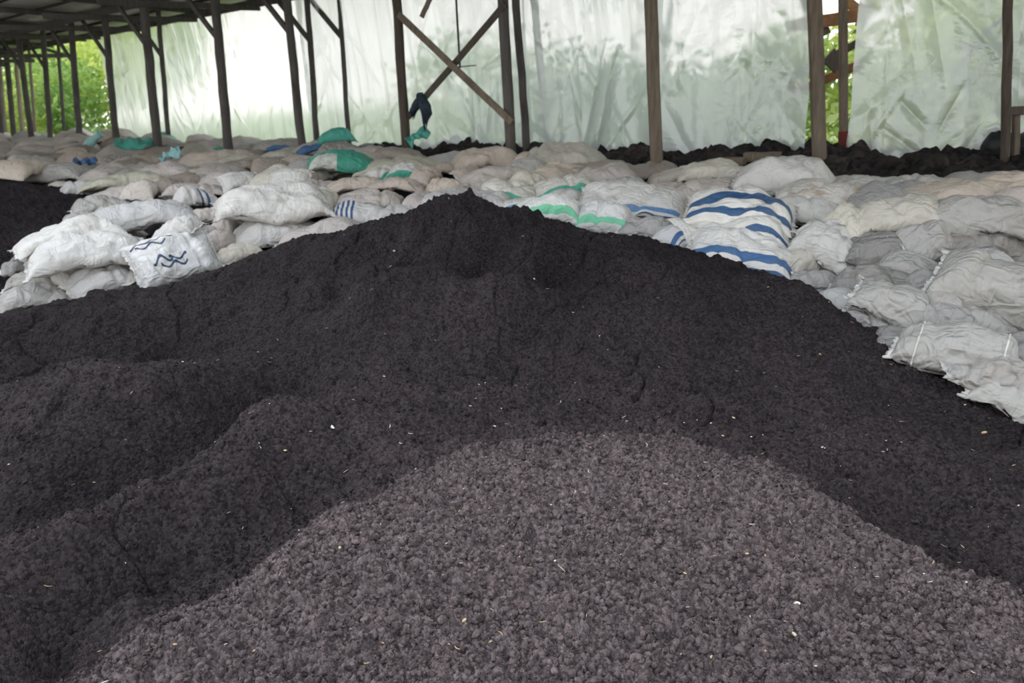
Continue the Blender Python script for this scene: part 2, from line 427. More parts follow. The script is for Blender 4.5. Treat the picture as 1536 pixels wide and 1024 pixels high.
Z = Z + amp * (.017 * clod1 + .011 * clod2 + .035 * clod3)
Z = Z + .022 * fbm(XX * 24, YY * 24, 3, 60) * (1 - .5 * nearw)
# slumps and cracks in the damp part
cr1, cr2, _ = worley(XX / .5 + .5 * fbm(XX * 3, YY * 3, 3, 77), YY / .4 + .5 * fbm(XX * 3, YY * 3, 3, 78), 31)
crack = np.clip(1 - (cr2 - cr1) / .07, 0, 1) * (fbm(XX * 1.2, YY * 1.2, 2, 90) > .02)
Z = Z - .03 * crack * (1 - nearw)
# ragged lip on the top of the big pile
pk = at_y(705, 305, 5.3); pd = np.exp(-(((XX - pk[0] - .08) / .75) ** 2 + ((YY - pk[1]) / .18) ** 2))
Z = Z + pd * .14 * np.clip(fbm(XX * 13, YY * 13, 3, 11) + .02, 0, 1)
V = np.stack([XX, YY, Z], -1).reshape(-1, 3)
Q = grid_faces(NR, NC)[:, ::-1]
fi = Q[:, 0]
dryv = np.clip(nearw * .85 + ridgew * .12 + .06 + .16 * np.clip(4.9 - YY, 0, 1) * (1 - nearw), 0, 1).ravel()
near_f = (dn.ravel() < 0)[fi]; ridge_f = (dr.ravel() < 0)[fi] & ~near_f
rear = ~near_f & ~ridge_f
Xf = V[fi, 0]; Yf = V[fi, 1]
lf = at_y(100, 440, 6.6)
heap_l = rear & (Xf < lf[0] + .2) & (Yf > 6.5)
divx = at_y(430, 540, 4.3)[0]
mound_l = rear & ~heap_l & (Xf < divx + .35 * (Yf - 4.3)) & (Yf < 5.2)
main = rear & ~heap_l & ~mound_l
soilA = soil_mat('dry_crumbly_compost', (.022, .0180, .0195), (.158, .126, .128), 68)
soilB = soil_mat('damp_compost', (.0225, .0190, .0212), (.105, .083, .086), 80)
def sub(mask, name, mat):
    q = Q[mask]; idx, inv = np.unique(q.ravel(), return_inverse=True)
    me = mesh_np(name, V[idx], inv.reshape(-1, 4), attr={'dry': dryv[idx]})
    return link(name, me, mat)
h_near = tag(sub(near_f, 'compost_mound', soilA), 'brownish dry crumbly compost mound nearest the viewer, lighter than the heaps behind it', 'compost heap')
h_ridge = tag(sub(ridge_f, 'compost_ridge', soilB), 'low dark compost ridge lying directly behind the light crumbly mound', 'compost heap')
h_left = tag(sub(mound_l, 'compost_mound', soilB), 'rounded damp compost mound with reddish cracked lumps, below the sack stack holding wavy blue marks', 'compost heap')
h_main = tag(sub(main, 'compost_heap', soilB), 'largest near-black compost heap with a ragged peak, sacks lying along its back', 'compost heap')
h_back = tag(sub(heap_l, 'compost_heap', soilB), 'smooth near-black compost heap sloping down behind the white sack stack at the left edge', 'compost heap')

# crumbs lying loose on the surface, and pale flecks of straw and shell
def surf_at(x, y):
    t_ = np.log(np.clip(y, 1.16, 10.1) / 1.15) / math.log(10.2 / 1.15) * (NR - 1)
    a_ = (x / (y + .25) + 1.02) / 2.02 * (NC - 1)
    return Z[np.clip(np.round(t_).astype(int), 0, NR-1), np.clip(np.round(a_).astype(int), 0, NC-1)]
ico = bpy.data.meshes.new('tmp'); import bmesh
bm = bmesh.new(); bmesh.ops.create_icosphere(bm, subdivisions=2, radius=1); bm.to_mesh(ico); bm.free()
iv = np.zeros(len(ico.vertices) * 3); ico.vertices.foreach_get('co', iv); iv = iv.reshape(-1, 3)
ifc = np.array([list(p.vertices) for p in ico.polygons])
def crumbs(n, ymin, ymax, r0, r1, edge_sign, name, mat, parent, seed, drybase):
    g = np.random.default_rng(seed)
    y = ymin * (ymax / ymin) ** g.random(n * 3); x = (g.random(n * 3) * 2 - 1) * .85 * (y + .2)
    o = np.argsort(near_edge[:, 0]); e = y - np.interp(x, near_edge[o, 0], near_edge[o, 1])
    k = (e < 0) if edge_sign < 0 else (e > 0)
    x, y = x[k][:n], y[k][:n]; n = len(x)
    r = r0 * (r1 / r0) ** (g.random(n) ** 2.0)
    z = surf_at(x, y) + r * .25
    sc = r[:, None] * (0.5 + .85 * g.random((n, 3)))
    an = g.random(n) * 6.28; ca, sa = np.cos(an), np.sin(an)
    lump = 1 + .42 * (g.random((n, len(iv))) - .5) + .18 * np.sin(iv[None, :, 0] * 3 + an[:, None]) 
    L = iv[None] * lump[..., None] * sc[:, None, :]
    Vx = L[..., 0] * ca[:, None] - L[..., 1] * sa[:, None] + x[:, None]
    Vy = L[..., 0] * sa[:, None] + L[..., 1] * ca[:, None] + y[:, None]
    Vz = L[..., 2] + z[:, None]
    VV = np.stack([Vx, Vy, Vz], -1).reshape(-1, 3)
    FF = (ifc[None] + (np.arange(n) * len(iv))[:, None, None]).reshape(-1, 3)
    me = mesh_np(name, VV, FF, attr={'dry': np.repeat(drybase + .3 * g.random(n) - .1, len(iv))}, smooth=False)
    o_ = link(name, me, mat, parent); o_['kind'] = 'stuff'
    return o_
crumbs(16000, 1.4, 3.3, .003, .016, -1, 'crumbs', soilA, h_near, 1, .75)
crumbs(4000, 2.2, 4.2, .004, .013, 1, 'crumbs', soilB, h_ridge, 2, .25)
def flecks(n, seed):
    g = np.random.default_rng(seed); VV = []; FF = []
    for i in range(n):
        y = 1.5 * (5.6 / 1.5) ** (g.random() ** .85); x = (g.random() * 2 - 1) * .75 * y
        z = float(surf_at(np.array([x]), np.array([y]))[0]) + .004
        if y > 4.6 and (x < -1.2 or x > .8): continue
        l = g.uniform(.004, .013) * (1.6 if g.random() < .12 else 1); w = g.uniform(.0008, .0022)
        if g.random() < .35: w = l * .45; l *= .6
        a = g.random() * 6.28; ti = g.uniform(-.4, .4); cu = g.uniform(-.4, .4)
        b = len(VV); m = 4
        for q in range(m + 1):
            s = q / m * 2 - 1; aa_ = a + cu * s
            cx = x + math.cos(aa_) * l * s; cy = y + math.sin(aa_) * l * s; cz_ = z + ti * l * s + .002
            ww = w * (1 - .6 * s * s)
            for (ox, oz) in ((-1, 0), (0, .8), (1, 0), (0, -.8)):
                VV.append((cx - math.sin(aa_) * ww * ox, cy + math.cos(aa_) * ww * ox, cz_ + ww * oz))
        for q in range(m):
            for j in range(4): FF.append((b+q*4+j, b+q*4+(j+1) % 4, b+(q+1)*4+(j+1) % 4, b+(q+1)*4+j))
        FF.append((b, b+1, b+2, b+3)); FF.append((b+m*4+3, b+m*4+2, b+m*4+1, b+m*4))
    return pymesh('straw_flecks', VV, FF, True)
t = NT('pale_straw'); g_ = t.n('NewGeometry').outputs['Position']
tone_ = t.ramp(t.noise(g_, 9, 2), [(.3, (.42, .24, .13)), (.5, (.55, .42, .26)), (.62, (.75, .72, .66))])
straw = t.finish(tone_, .7)
tag(link('straw_flecks', flecks(430, 5), straw), 'pale flecks of straw and husk sprinkled over the dark compost', 'straw', kind='stuff')

# ------------------------------------------------------------------ sacks
def sack_mesh(L, W, T, seed, nu=44, nv=36, sag=.03, ears=.10, gather=1.0, open_end=False):
    g = np.random.default_rng(seed)
    u = np.linspace(-1, 1, nu); u = np.sign(u) * (1 - (1 - np.abs(u)) ** 1.35)
    th = np.linspace(0, 2 * math.pi, nv, endpoint=False)
    Uu, Th = np.meshgrid(u, th, indexing='ij')
    pw = g.uniform(2.6, 3.6)
    T = T * .92
    bt = T / 2 * np.clip(1 - np.abs(Uu) ** pw, 0, 1) ** .62 + .004
    asym = 1 + g.uniform(-.18, .18) * Uu
    bt = bt * asym
    a = W / 2 * (.90 + ears * np.abs(Uu) ** 5 + g.uniform(-.04, .04) * Uu)
    cs, sn = np.cos(Th), np.sin(Th)
    e = .78
    y = a * np.sign(cs) * np.abs(cs) ** e
    prof = np.sign(sn) * np.abs(sn) ** e
    z = bt * np.where(prof > 0, prof * 1.25, prof * .75)
    x = L / 2 * Uu * (1 - .035 * (1 - (y / (W / 2)) ** 2) * np.abs(Uu) ** 4)
    # lumps, gathers by the seams, soft creases
    s0 = seed * 3.7
    lump = fbm(x * 3.2 + s0, y * 3.2 + z * 2, 3, seed)
    z = z + .085 * lump * np.clip(bt / (T / 2), 0, 1) * (T / .2)
    y = y + .05 * fbm(x * 4 - s0, z * 3 + 5, 2, seed + 4)
    endw = np.exp(-(1 - np.abs(Uu)) / .22)
    k = g.uniform(26, 40)
    z = z + gather * .011 * endw * np.sin(y * k * 2 + s0 + 3 * Uu) * np.clip(bt / .03, 0, 1)
    cr = fbm(x * 5 + y * 6 * g.uniform(-1, 1) + s0, y * 9 + 3, 3, seed + 8)
    cre = np.clip(1 - np.abs(cr) * 6, 0, 1) ** 1.5
    nrm = np.where(prof > 0, 1, -1)
    z = z - nrm * .013 * cre * np.clip(bt / .05, 0, 1)
    # one or two deeper folds
    for q in range(4):
        ang = g.uniform(0, 3.14); off = g.uniform(-.5, .5) * W; dd = x * math.cos(ang) + y * math.sin(ang) - off + .04 * fbm(x * 5, y * 5, 2, seed + q)
        z = z - np.where(prof > 0, 1, 0) * .028 * np.exp(-(dd / .022) ** 2) * np.clip(bt / .06, 0, 1) * g.uniform(.15, .9)
    bend = g.uniform(-.03, .03); z = z - sag * np.abs(Uu) ** 2.4 - sag * .5 * (y / (W / 2)) ** 2
    z = z + 0 * bend
    uv = np.stack([(Uu + 1) / 2, ((Th / (2 * math.pi)) + .5) % 1.0], -1)
    # v: 0.5 at +y edge; remap so that v=0 is the near (-y) edge and grows over the top
    vv = np.where(Th <= math.pi, 1 - Th / math.pi, (Th - math.pi) / math.pi)      # 0 at -y edge ... 1 at +y edge, both faces
    uv[..., 1] = vv * .5
    V = np.stack([x, y, z], -1).reshape(-1, 3)
    Q = grid_faces(nu, nv, True)
    n0 = len(V)
    V = np.concatenate([V, [V[:nv].mean(0)], [V[-nv:].mean(0)]])
    uvf = np.concatenate([uv.reshape(-1, 2), [[0, .25]], [[1, .25]]])
    j = np.arange(nv); j2 = (j + 1) % nv
    c0 = np.stack([np.full(nv, n0), j, j2, j2], 1); b0 = (nu - 1) * nv
    # caps as degenerate-free quads built from pairs
    cap0 = np.stack([np.full(nv // 2, n0), j[::2], j[::2] + 1, (j[::2] + 2) % nv], 1)
    cap1 = np.stack([np.full(nv // 2, n0 + 1), b0 + (j[::2] + 2) % nv, b0 + j[::2] + 1, b0 + j[::2]], 1)
    return V, np.concatenate([Q, cap0, cap1]), uvf

def hem_mesh(L, W, side, seed, sag, ears=.10, ext=.035):
    g = np.random.default_rng(seed + 99); n = 34
    s = np.linspace(-1, 1, n); wd = W / 2 * (.90 + ears) * .99
    y = s * wd
    x0 = L / 2 * (1 - .035 * (1 - (y / (W / 2)) ** 2)) - .012
    rag = ext * (.75 + .5 * g.random(n)) + .02 * np.abs(s) ** 6
    rows = []
    for q, f in enumerate((0, .35, .7, 1.0)):
        x = (x0 + rag * f) * side
        zz = -sag - sag * .5 * (y / (W / 2)) ** 2 + .006 * np.sin(y * 60 + seed) * f + .010 * vnoise(y * 12 + seed, y * 0 + f, 3) * f - .01 * f
        rows.append(np.stack([x, y, zz], -1))
    top = np.array(rows); bot = top.copy(); bot[..., 2] -= .005; top[..., 2] += .001
    loop = np.concatenate([top, bot[::-1]], 0)         # 8 rows wrap
    m = loop.shape[0]
    V = loop.reshape(-1, 3)
    i = np.arange(m)[:, None]; j = np.arange(n - 1)[None]
    i2 = (i + 1) % m
    Q = np.stack([i * n + j, i2 * n + j, i2 * n + j + 1, i * n + j + 1], -1).reshape(-1, 4)
    return V, Q

SACKS = []
def rotm(az, tilt, lean):
    return (Matrix.Rotation(az, 4, 'Z') @ Matrix.Rotation(-tilt, 4, 'Y') @ Matrix.Rotation(lean, 4, 'X'))

def sack(px, py, wpx, z, kind, yaw=0, tilt=0, lean=0, T=.19, asp=.62, label=None, group=None, L=None, hem=(1, -1), sag=.03, seed=None, fine=True, ears=.10, band=False):
    """px,py centre of the sack in the survey photo; z its height; width wpx sets its length"""
    P = at_z(px, py, z); Y = P[1]
    yr = math.radians(yaw); az0 = -math.atan2(P[0], P[1])
    dist = (P - CAM) @ F
    app = wpx * dist / FPX
    if L is None:
        L = app / (abs(math.cos(yr)) + asp * abs(math.sin(yr)))
        L = min(max(L, .42), 1.15)
    W = L * asp
    seed = len(SACKS) + 11 if seed is None else seed
    V_, Q_, uv_ = sack_mesh(L, W, T, seed, 64 if fine and wpx > 70 else (44 if fine else 26), 52 if fine and wpx > 70 else (36 if fine else 22), sag=sag, ears=ears)
    me = mesh_np('sack', V_, Q_, uv=uv_)
    o = link('sack', me, SM[kind]); o.matrix_world = Matrix.Translation(P) @ rotm(az0 + yr, math.radians(tilt), math.radians(lean))
    tag(o, label, 'sack', group)
    if fine:
        for s in hem:
            Vh, Qh = hem_mesh(L, W, s, seed, sag, ears)
            link('hem', mesh_np('hem', Vh, Qh), HEM if kind not in ('te', 'tp', 'bl') else SM[kind], o)
    if band:
        nv_ = 52 if wpx > 70 else 36; G_ = V_[:-2].reshape(-1, nv_, 3)
        for uu_ in (-.64, .68):
            row = int(np.argmin(np.abs(G_[:, :, 0].mean(1) - uu_ * L / 2)))
            ring = G_[row]; c_ = ring.mean(0); ring = c_ + (ring - c_) * 1.01; ring = np.concatenate([ring, ring[:1]])
            tv, tf = tube(list(ring), .0055, 6, False)
            link('tie_cord', pymesh('tie_cord', tv, tf, True), TAPE, o, None)
    SACKS.append((P[0], P[1], P[2], L, W, o))
    return o

S = sack
# --- stack at the left, lowest sacks first
S(53, 449, 108, .90, 'g', 6, 0, 10, T=.17, label='grey-white sack lying flat on the compost, lowest and outermost of the left stack')
S(50, 419, 76, 1.02, 'g', -25, 0, 10, T=.17, label='small grey sack second from the bottom at the outer end of the left stack')
S(100, 412, 80, 1.04, 'w', -62, 0, 8, T=.19, label='plump white sack pointing at the viewer in the lower layer of the left stack')
S(156, 421, 108, 1.0, 'w', 14, 10, 34, T=.19, label='white sack with a long frayed hem, tipped up along the front of the left stack')
S(108, 441, 60, .91, 'g', 20, 0, 5, T=.12, label='thin grey sack end squeezed under the tipped white sack with the frayed hem')
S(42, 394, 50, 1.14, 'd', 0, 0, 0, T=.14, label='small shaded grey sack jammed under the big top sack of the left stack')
S(129, 380, 164, 1.23, 'w', 2, 2, 12, T=.25, label='big smooth white sack lying across the upper front of the left stack')
S(104, 352, 158, 1.36, 'w', 6, 3, 0, T=.2, sag=.05, label='long white sack with a creased top, resting behind the big smooth one')
S(212, 408, 30, 1.02, 'c', 80, 0, 0, T=.14, label='cream sack mouth sticking out under the sack with wavy blue marks')
S(262, 386, 134, 1.16, 'lg', 12, 8, 52, T=.27, asp=.72, label='round white sack printed with wavy dark blue marks, leaning out of the left stack')
S(208, 327, 165, 1.36, 'w', 0, 0, 0, T=.22, label='wide white sack with dusty folds, behind the sack with wavy blue marks')
S(262, 343, 62, 1.36, 'w', -35, 12, 10, T=.16, label='small peaked white sack corner just above the wavy blue marks')
S(356, 380, 70, 1.08, 'c', 15, 6, 10, T=.16, label='flattened cream sack with a rolled open mouth on the compost right of the left stack')
S(306, 352, 44, 1.2, 'p', 60, 0, 0, T=.15, label='dusty pinkish sack end wedged beside the wavy blue marks')
S(155, 309, 88, 1.36, 'g', 4, 0, 6, T=.19, label='plain light grey sack at the heap edge, under the rolled sack')
S(126, 330, 56, 1.27, 'g', 0, 0, 4, T=.14, label='thin grey sack directly beneath the plain light grey one at the heap edge')
S(216, 289, 66, 1.44, 'p', 70, 0, 6, T=.22, asp=.75, label='rolled pinkish-grey sack seen end on, behind the left stack')
S(182, 272, 122, 1.48, 'o', 3, 2, 0, T=.2, label='long olive-grey sack with rounded back, behind the rolled one')
S(122, 284, 62, 1.42, 'w', 10, 0, 10, T=.16, label='bright white flat sack end beside the long olive-grey sack')
S(94, 287, 54, 1.36, 'c', -30, 6, 12, T=.18, label='cream sack hanging its corner down over the black heap')
S(66, 270, 70, 1.40, 'p', -10, -8, 8, T=.15, label='pinkish sack slumping over the edge of the black heap')
S(40, 249, 86, 1.46, 'w', 0, -3, 14, T=.24, label='bright white sack with a folded skirt, at the crest of the black heap')
S(15, 265, 48, 1.38, 'w', 8, 0, 10, T=.15, label='small white sack lowest at the crest of the black heap')
S(-20, 258, 60, 1.40, 'p', 8, 0, 10, T=.16, label='pinkish sack cut by the left edge of the view, beside a small white sack')
S(112, 261, 84, 1.46, 'g', -6, -12, 4, T=.17, label='slanting grey sack beside the bright white sack with a folded skirt')
S(83, 237, 92, 1.50, 'b', -4, -6, 0, T=.17, label='long taupe sack sloping down behind the slanting grey one')
S(322, 366, 56, 1.14, 'p', 30, 0, 8, T=.18, label='shaded pinkish sack in the hollow between the left stack and the very large white sack')
# --- middle left
S(344, 341, 56, 1.22, 'p', 70, 0, 8, T=.18, label='dusty pinkish sack end, left neighbour of the smooth lower white sack')
S(418, 349, 134, 1.19, 'w', 4, 0, 10, T=.23, label='smooth white sack under the very large white one, touching the compost')
S(316, 322, 52, 1.33, 'p', 20, 0, 8, T=.16, label='crumpled beige sack below the sack with two navy bands')
S(412, 307, 172, 1.44, 'w', 3, -4, 8, T=.27, label='very large smooth white sack lying lengthwise over another, left of the blue cross-banded one')
S(294, 298, 66, 1.44, 'bc', 22, 0, 8, T=.18, label='white sack with two curved navy bands, left of the very large white sack')
S(516, 342, 92, 1.16, 'c', -14, -14, 5, T=.15, label='cream-grey sack with a folded mouth, below the blue cross-banded sack')
S(540, 320, 96, 1.30, 'bx', -8, -3, 12, T=.19, label='white sack crossed by several short blue bands at the edge of the big heap')
S(590, 320, 80, 1.32, 'w', 10, 4, 4, T=.13, label='slim white sack running from the blue cross bands into the big heap')
S(362, 269, 62, 1.52, 'w', 18, 0, 42, T=.07, label='stiff pale square sack flap standing up behind the very large white sack')
S(434, 266, 58, 1.54, 'w', -16, 0, 40, T=.07, label='pale pointed sack flap standing right of the stiff square one')
S(482, 283, 100, 1.42, 'p', -8, -6, 6, T=.14, label='crumpled pinkish-white sack behind the right end of the very large white sack')
S(555, 298, 106, 1.38, 'p', -6, -5, 6, T=.14, label='pale lilac sack with a raised edge, behind the blue cross-banded sack')
S(632, 303, 36, 1.38, 'p', 70, 0, 6, T=.16, label='small end-on pinkish sack at the foot of the long white sack behind the peak')
S(695, 300, 152, 1.37, 'w', 0, -2, 8, T=.17, label='long white sack half hidden behind the ragged peak of the big heap')
S(534, 278, 92, 1.45, 't', 4, 0, 0, T=.14, label='tan sack in front of the teal sack with a white patch')
S(594, 279, 92, 1.44, 't', -6, -4, 0, T=.14, label='tan-brown flat sack in front of the two small teal-edged sacks')
S(514, 244, 100, 1.60, 'te', -2, -7, 14, T=.22, label='large teal sack with a white patch at its lower end')
S(578, 256, 38, 1.52, 'gw', 40, 0, 10, T=.14, label='small whitish sack with a teal edge just right of the large teal sack')
S(610, 259, 44, 1.50, 'gw', -20, -8, 14, T=.17, label='small white sack outlined in teal, second from the large teal sack')
S(640, 262, 34, 1.48, 't', 60, 0, 20, T=.14, label='pale tan sack corner standing beside the small teal-outlined sack')
S(505, 206, 56, 1.75, 'tp', 8, 0, 10, T=.2, label='dull green sack on top of the farthest row, near the grey posts')
S(508, 225, 66, 1.62, 'd', 0, 0, 0, T=.22, label='dark grey sack heaped just behind the large teal sack')
S(467, 222, 38, 1.62, 'bl', 12, 8, 10, T=.12, label='bright blue sack scrap behind the large teal sack')
S(418, 221, 34, 1.58, 'bl', -10, 0, 0, T=.10, label='navy sack scrap lying among the far tan sacks')
S(583, 233, 48, 1.50, 'tp', -6, 0, 0, T=.12, label='flat teal sack lying against the dark debris behind the post')
S(555, 222, 60, 1.52, 'd', 10, 0, 0, T=.14, label='dull dark sack between the green-topped row and the post')
S(386, 247, 112, 1.52, 'b', -3, -3, 0, T=.17, label='long brownish-grey sack with a dark folded end, far middle row')
S(446, 246, 82, 1.52, 't', 4, 3, 0, T=.16, label='light tan sack immediately left of the large teal sack')
S(325, 240, 120, 1.54, 't', 2, 2, 0, T=.2, label='long pale tan sack with a dropping end, in the far middle row')
S(232, 258, 100, 1.48, 'o', 8, 6, 0, T=.15, label='slanting olive-cream sack in the middle distance near a scrap of aqua')
S(300, 262, 88, 1.46, 'o', 4, 2, 0, T=.15, label='olive-brown sack with a dark gap under it, behind the stiff flap')
S(292, 284, 90, 1.44, 'p', -4, -4, 0, T=.14, label='pinkish-white sack just behind the navy-banded one')
# --- centre
S(729, 242, 108, 1.48, 't', 2, 0, 6, T=.27, label='plump tan sack with a domed back, beside the round post at the centre')
S(672, 252, 60, 1.44, 't', 20, 0, 0, T=.16, label='tan sack tucked against the left side of the plump domed one')
S(708, 262, 60, 1.44, 't', 50, 0, 42, T=.12, label='pointed tan sack mouth standing up in front of the plump domed sack')
S(662, 280, 50, 1.42, 't', -40, 0, 30, T=.12, label='small pointed tan sack corner left of the taller pointed mouth')
S(700, 284, 70, 1.36, 't', 10, 0, 0, T=.14, label='tan sack lying just under the two pointed sack corners')
S(846, 240, 132, 1.50, 'c', -2, -4, 8, T=.27, label='plump pale cream sack with a tied corner, topmost at the back centre')
S(788, 246, 44, 1.46, 't', 60, 0, 4, T=.22, label='orange-tan rounded sack end left of the plump cream sack')
S(878, 258, 190, 1.42, 'b', -2, 0, 4, T=.17, label='very long brown-grey sack stretched in front of the plump cream sack')
S(966, 257, 110, 1.40, 'b', 2, 3, 0, T=.15, label='brown-grey sack beside the base of the tall middle post')
S(735, 262, 60, 1.40, 'b', 10, 0, 0, T=.14, label='brown shaded sack between the pointed tan mouth and the centre post')
S(794, 272, 70, 1.42, 'c', -24, -12, 14, T=.14, label='cream sack with a gaping crumpled mouth, behind the green bands')
S(762, 289, 98, 1.39, 'gw', -8, -8, 14, T=.17, label='white sack with a broad dark green lower half, behind the ragged peak')
S(846, 281, 100, 1.40, 'gw', 2, 3, 12, T=.18, label='pale grey sack with a thin green lower edge, behind the pair of green-banded sacks')
S(848, 299, 60, 1.36, 'w', 6, 0, 8, T=.13, label='small pale sack pressed above the front green-banded sack')
S(786, 305, 70, 1.35, 'bs3', 4, 0, 8, T=.10, label='thin white sack with a faint blue edge, left behind the front green-banded sack')
S(820, 319, 106, 1.41, 'gs', -2, 1, 24, T=.19, asp=.6, label='white sack with one bright green band, at the very top of the black slope')
S(905, 326, 78, 1.37, 'gs', -6, -5, 24, T=.22, asp=.7, label='second green-banded white sack, shorter, touching the blue-banded ones')
S(926, 280, 96, 1.42, 'w', 8, 4, 12, T=.15, label='crumpled white sack with a loose flap, behind the light blue band')
S(950, 300, 162, 1.41, 'bs3', -3, -6, 18, T=.20, label='long white sack with one light blue band, behind the second green-banded sack')
S(973, 345, 92, 1.28, 'g', -5, -14, 16, T=.18, label='plain pale grey sack sinking into the black slope, under the light blue band')
S(1020, 350, 40, 1.27, 'bs2', 60, 0, 14, T=.17, label='small sack end with a blue foot, wedged left of the navy-striped sacks')
S(1002, 287, 96, 1.43, 'p', 4, -4, 8, T=.17, label='dusty pale sack with stitched folds, behind the end of the light blue band')
S(1067, 256, 92, 1.50, 'c', 0, 2, 6, T=.2, label='grey-white sack with a cream left end, on the back row between two posts')
S(1010, 262, 84, 1.42, 'p', 6, 10, 0, T=.13, label='dusty sack at the right of the foot of the tall middle post')
S(1180, 270, 150, 1.50, 'w', -3, -8, 8, T=.29, label='big bright white sack on the back row, left of the two gap posts')
S(1115, 268, 66, 1.47, 'c', 30, -6, 6, T=.24, label='cream sack shoulder with brown stains, against the big bright white sack')
S(1078, 284, 126, 1.43, 'p', 0, 0, 6, T=.16, label='dusty beige sack directly behind the navy-striped top sack')
S(1114, 384, 170, 1.17, 'bs2', -5, -12, 22, T=.24, asp=.66, label='pale grey sack with a single slanting blue band, lowest of the blue-striped pile')
S(1110, 347, 152, 1.29, 'bs4', -2, -3, 20, T=.19, label='sack with a torn white mouth and two short blue stripes, middle of the blue-striped pile')
S(1058, 344, 60, 1.30, 'w', 30, -10, 40, T=.10, label='loose white sack mouth folded open, at the blue-striped pile')
S(1110, 314, 160, 1.42, 'bs', -3, -5, 16, T=.19, asp=.66, label='white sack with two bold navy stripes, topmost of the blue-striped pile')
# --- right
S(1246, 291, 160, 1.44, 's', -3, -3, 6, T=.15, label='long flat sack with a rusty brown stained top, right of the big bright white sack')
S(1300, 280, 110, 1.44, 'w', -4, -4, 4, T=.14, label='pale sack with a torn bright flap, along the foot of the dark debris')
S(1382, 283, 118, 1.44, 'g', 2, 0, 4, T=.17, label='greyish sack with a low dome, against the dark debris')
S(1432, 299, 180, 1.41, 't', 0, -2, 4, T=.20, label='long tan ribbed sack behind the cream and grey sacks on the right')
S(1512, 281, 110, 1.48, 't', 4, 6, 4, T=.19, label='tan sack highest at the right edge, in front of the last post')
S(1536, 303, 60, 1.42, 'p', 50, 0, 0, T=.2, label='round pinkish sack end at the right edge, beside the tan ribbed sack')
S(1215, 314, 120, 1.36, 'w', -4, -4, 12, T=.2, label='crumpled white sack right of the two bold navy stripes')
S(1207, 400, 66, 1.08, 'c', 50, -20, 10, T=.2, label='cream crumpled sack right of the lowest blue band')
S(1225, 424, 70, 1.02, 'g', 20, -16, 10, T=.16, label='thin crumpled grey sack ends in the corner above the black slope')
S(1250, 350, 70, 1.30, 'w', 24, -4, 20, T=.18, label='pale sack shoulder above the large grey drooping one')
S(1238, 375, 116, 1.20, 'w', -16, -18, 24, T=.26, asp=.66, label='large smooth pale grey sack drooping down right, beside the blue-striped pile')
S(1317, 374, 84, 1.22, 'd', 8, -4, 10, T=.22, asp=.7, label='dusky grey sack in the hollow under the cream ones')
S(1275, 338, 62, 1.33, 'c', -50, -4, 12, T=.2, asp=.7, label='short cream sack end in front of the long cream sack')
S(1362, 326, 160, 1.39, 'c', 8, -2, 12, T=.22, label='long cream sack with a sewn lip at its left end')
S(1466, 328, 170, 1.39, 'g', 4, -3, 12, T=.22, label='wide grey sack with a dusty back, behind the two crumpled grey ones')
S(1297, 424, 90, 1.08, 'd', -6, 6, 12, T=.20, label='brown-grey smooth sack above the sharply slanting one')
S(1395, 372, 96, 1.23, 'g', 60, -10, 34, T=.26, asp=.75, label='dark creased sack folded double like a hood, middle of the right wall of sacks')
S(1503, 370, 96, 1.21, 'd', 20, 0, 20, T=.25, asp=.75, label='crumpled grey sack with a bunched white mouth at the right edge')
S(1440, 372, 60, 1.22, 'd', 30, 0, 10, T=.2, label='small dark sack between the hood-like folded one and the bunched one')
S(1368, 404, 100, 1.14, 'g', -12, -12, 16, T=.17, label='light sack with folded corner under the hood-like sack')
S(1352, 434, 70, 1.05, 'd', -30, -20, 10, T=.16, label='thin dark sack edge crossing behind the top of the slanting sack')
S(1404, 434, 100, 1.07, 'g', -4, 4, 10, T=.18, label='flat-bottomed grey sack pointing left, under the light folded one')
S(1460, 400, 60, 1.17, 'w', 30, 20, 10, T=.16, label='small pale sack hump at the left shoulder of the biggest pale sack')
S(1274, 455, 36, .98, 'w', 60, -20, 10, T=.14, label='tiny white sack corner at the compost edge left of the slanting sack')
S(1322, 490, 90, .92, 'g', -6, -38, 10, T=.13, label='narrow grey sack edge running beneath the slanting sack')
S(1350, 466, 138, 1.02, 'g', -4, -33, 20, T=.20, asp=.5, label='sharply slanting grey sack with a tied lower corner')
S(1425, 482, 130, .99, 'g', -4, -18, 12, T=.18, asp=.5, label='slanting grey sack below the frayed hem, above the stubby tied sack')
S(1468, 466, 158, 1.04, 'g', -4, -25, 16, T=.14, asp=.5, label='thin white sack with a long frayed hem, under the biggest pale sack')
S(1502, 430, 190, 1.16, 'g', -5, -14, 24, T=.32, asp=.7, label='biggest pale sack, smooth and bulging, in the right wall of sacks')
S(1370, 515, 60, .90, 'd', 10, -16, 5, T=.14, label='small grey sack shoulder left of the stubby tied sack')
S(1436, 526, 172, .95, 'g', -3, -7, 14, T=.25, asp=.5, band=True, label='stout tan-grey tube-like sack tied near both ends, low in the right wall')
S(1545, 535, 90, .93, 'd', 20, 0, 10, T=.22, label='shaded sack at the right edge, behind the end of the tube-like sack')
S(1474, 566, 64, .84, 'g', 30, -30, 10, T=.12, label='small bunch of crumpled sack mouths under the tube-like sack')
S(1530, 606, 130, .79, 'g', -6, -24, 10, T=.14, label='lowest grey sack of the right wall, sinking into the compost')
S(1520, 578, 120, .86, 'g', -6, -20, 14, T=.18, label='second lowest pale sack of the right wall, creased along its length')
S(1580, 480, 100, 1.0, 'g', 0, 0, 10, T=.2, label='grey sack cut off by the right edge below the biggest pale sack')


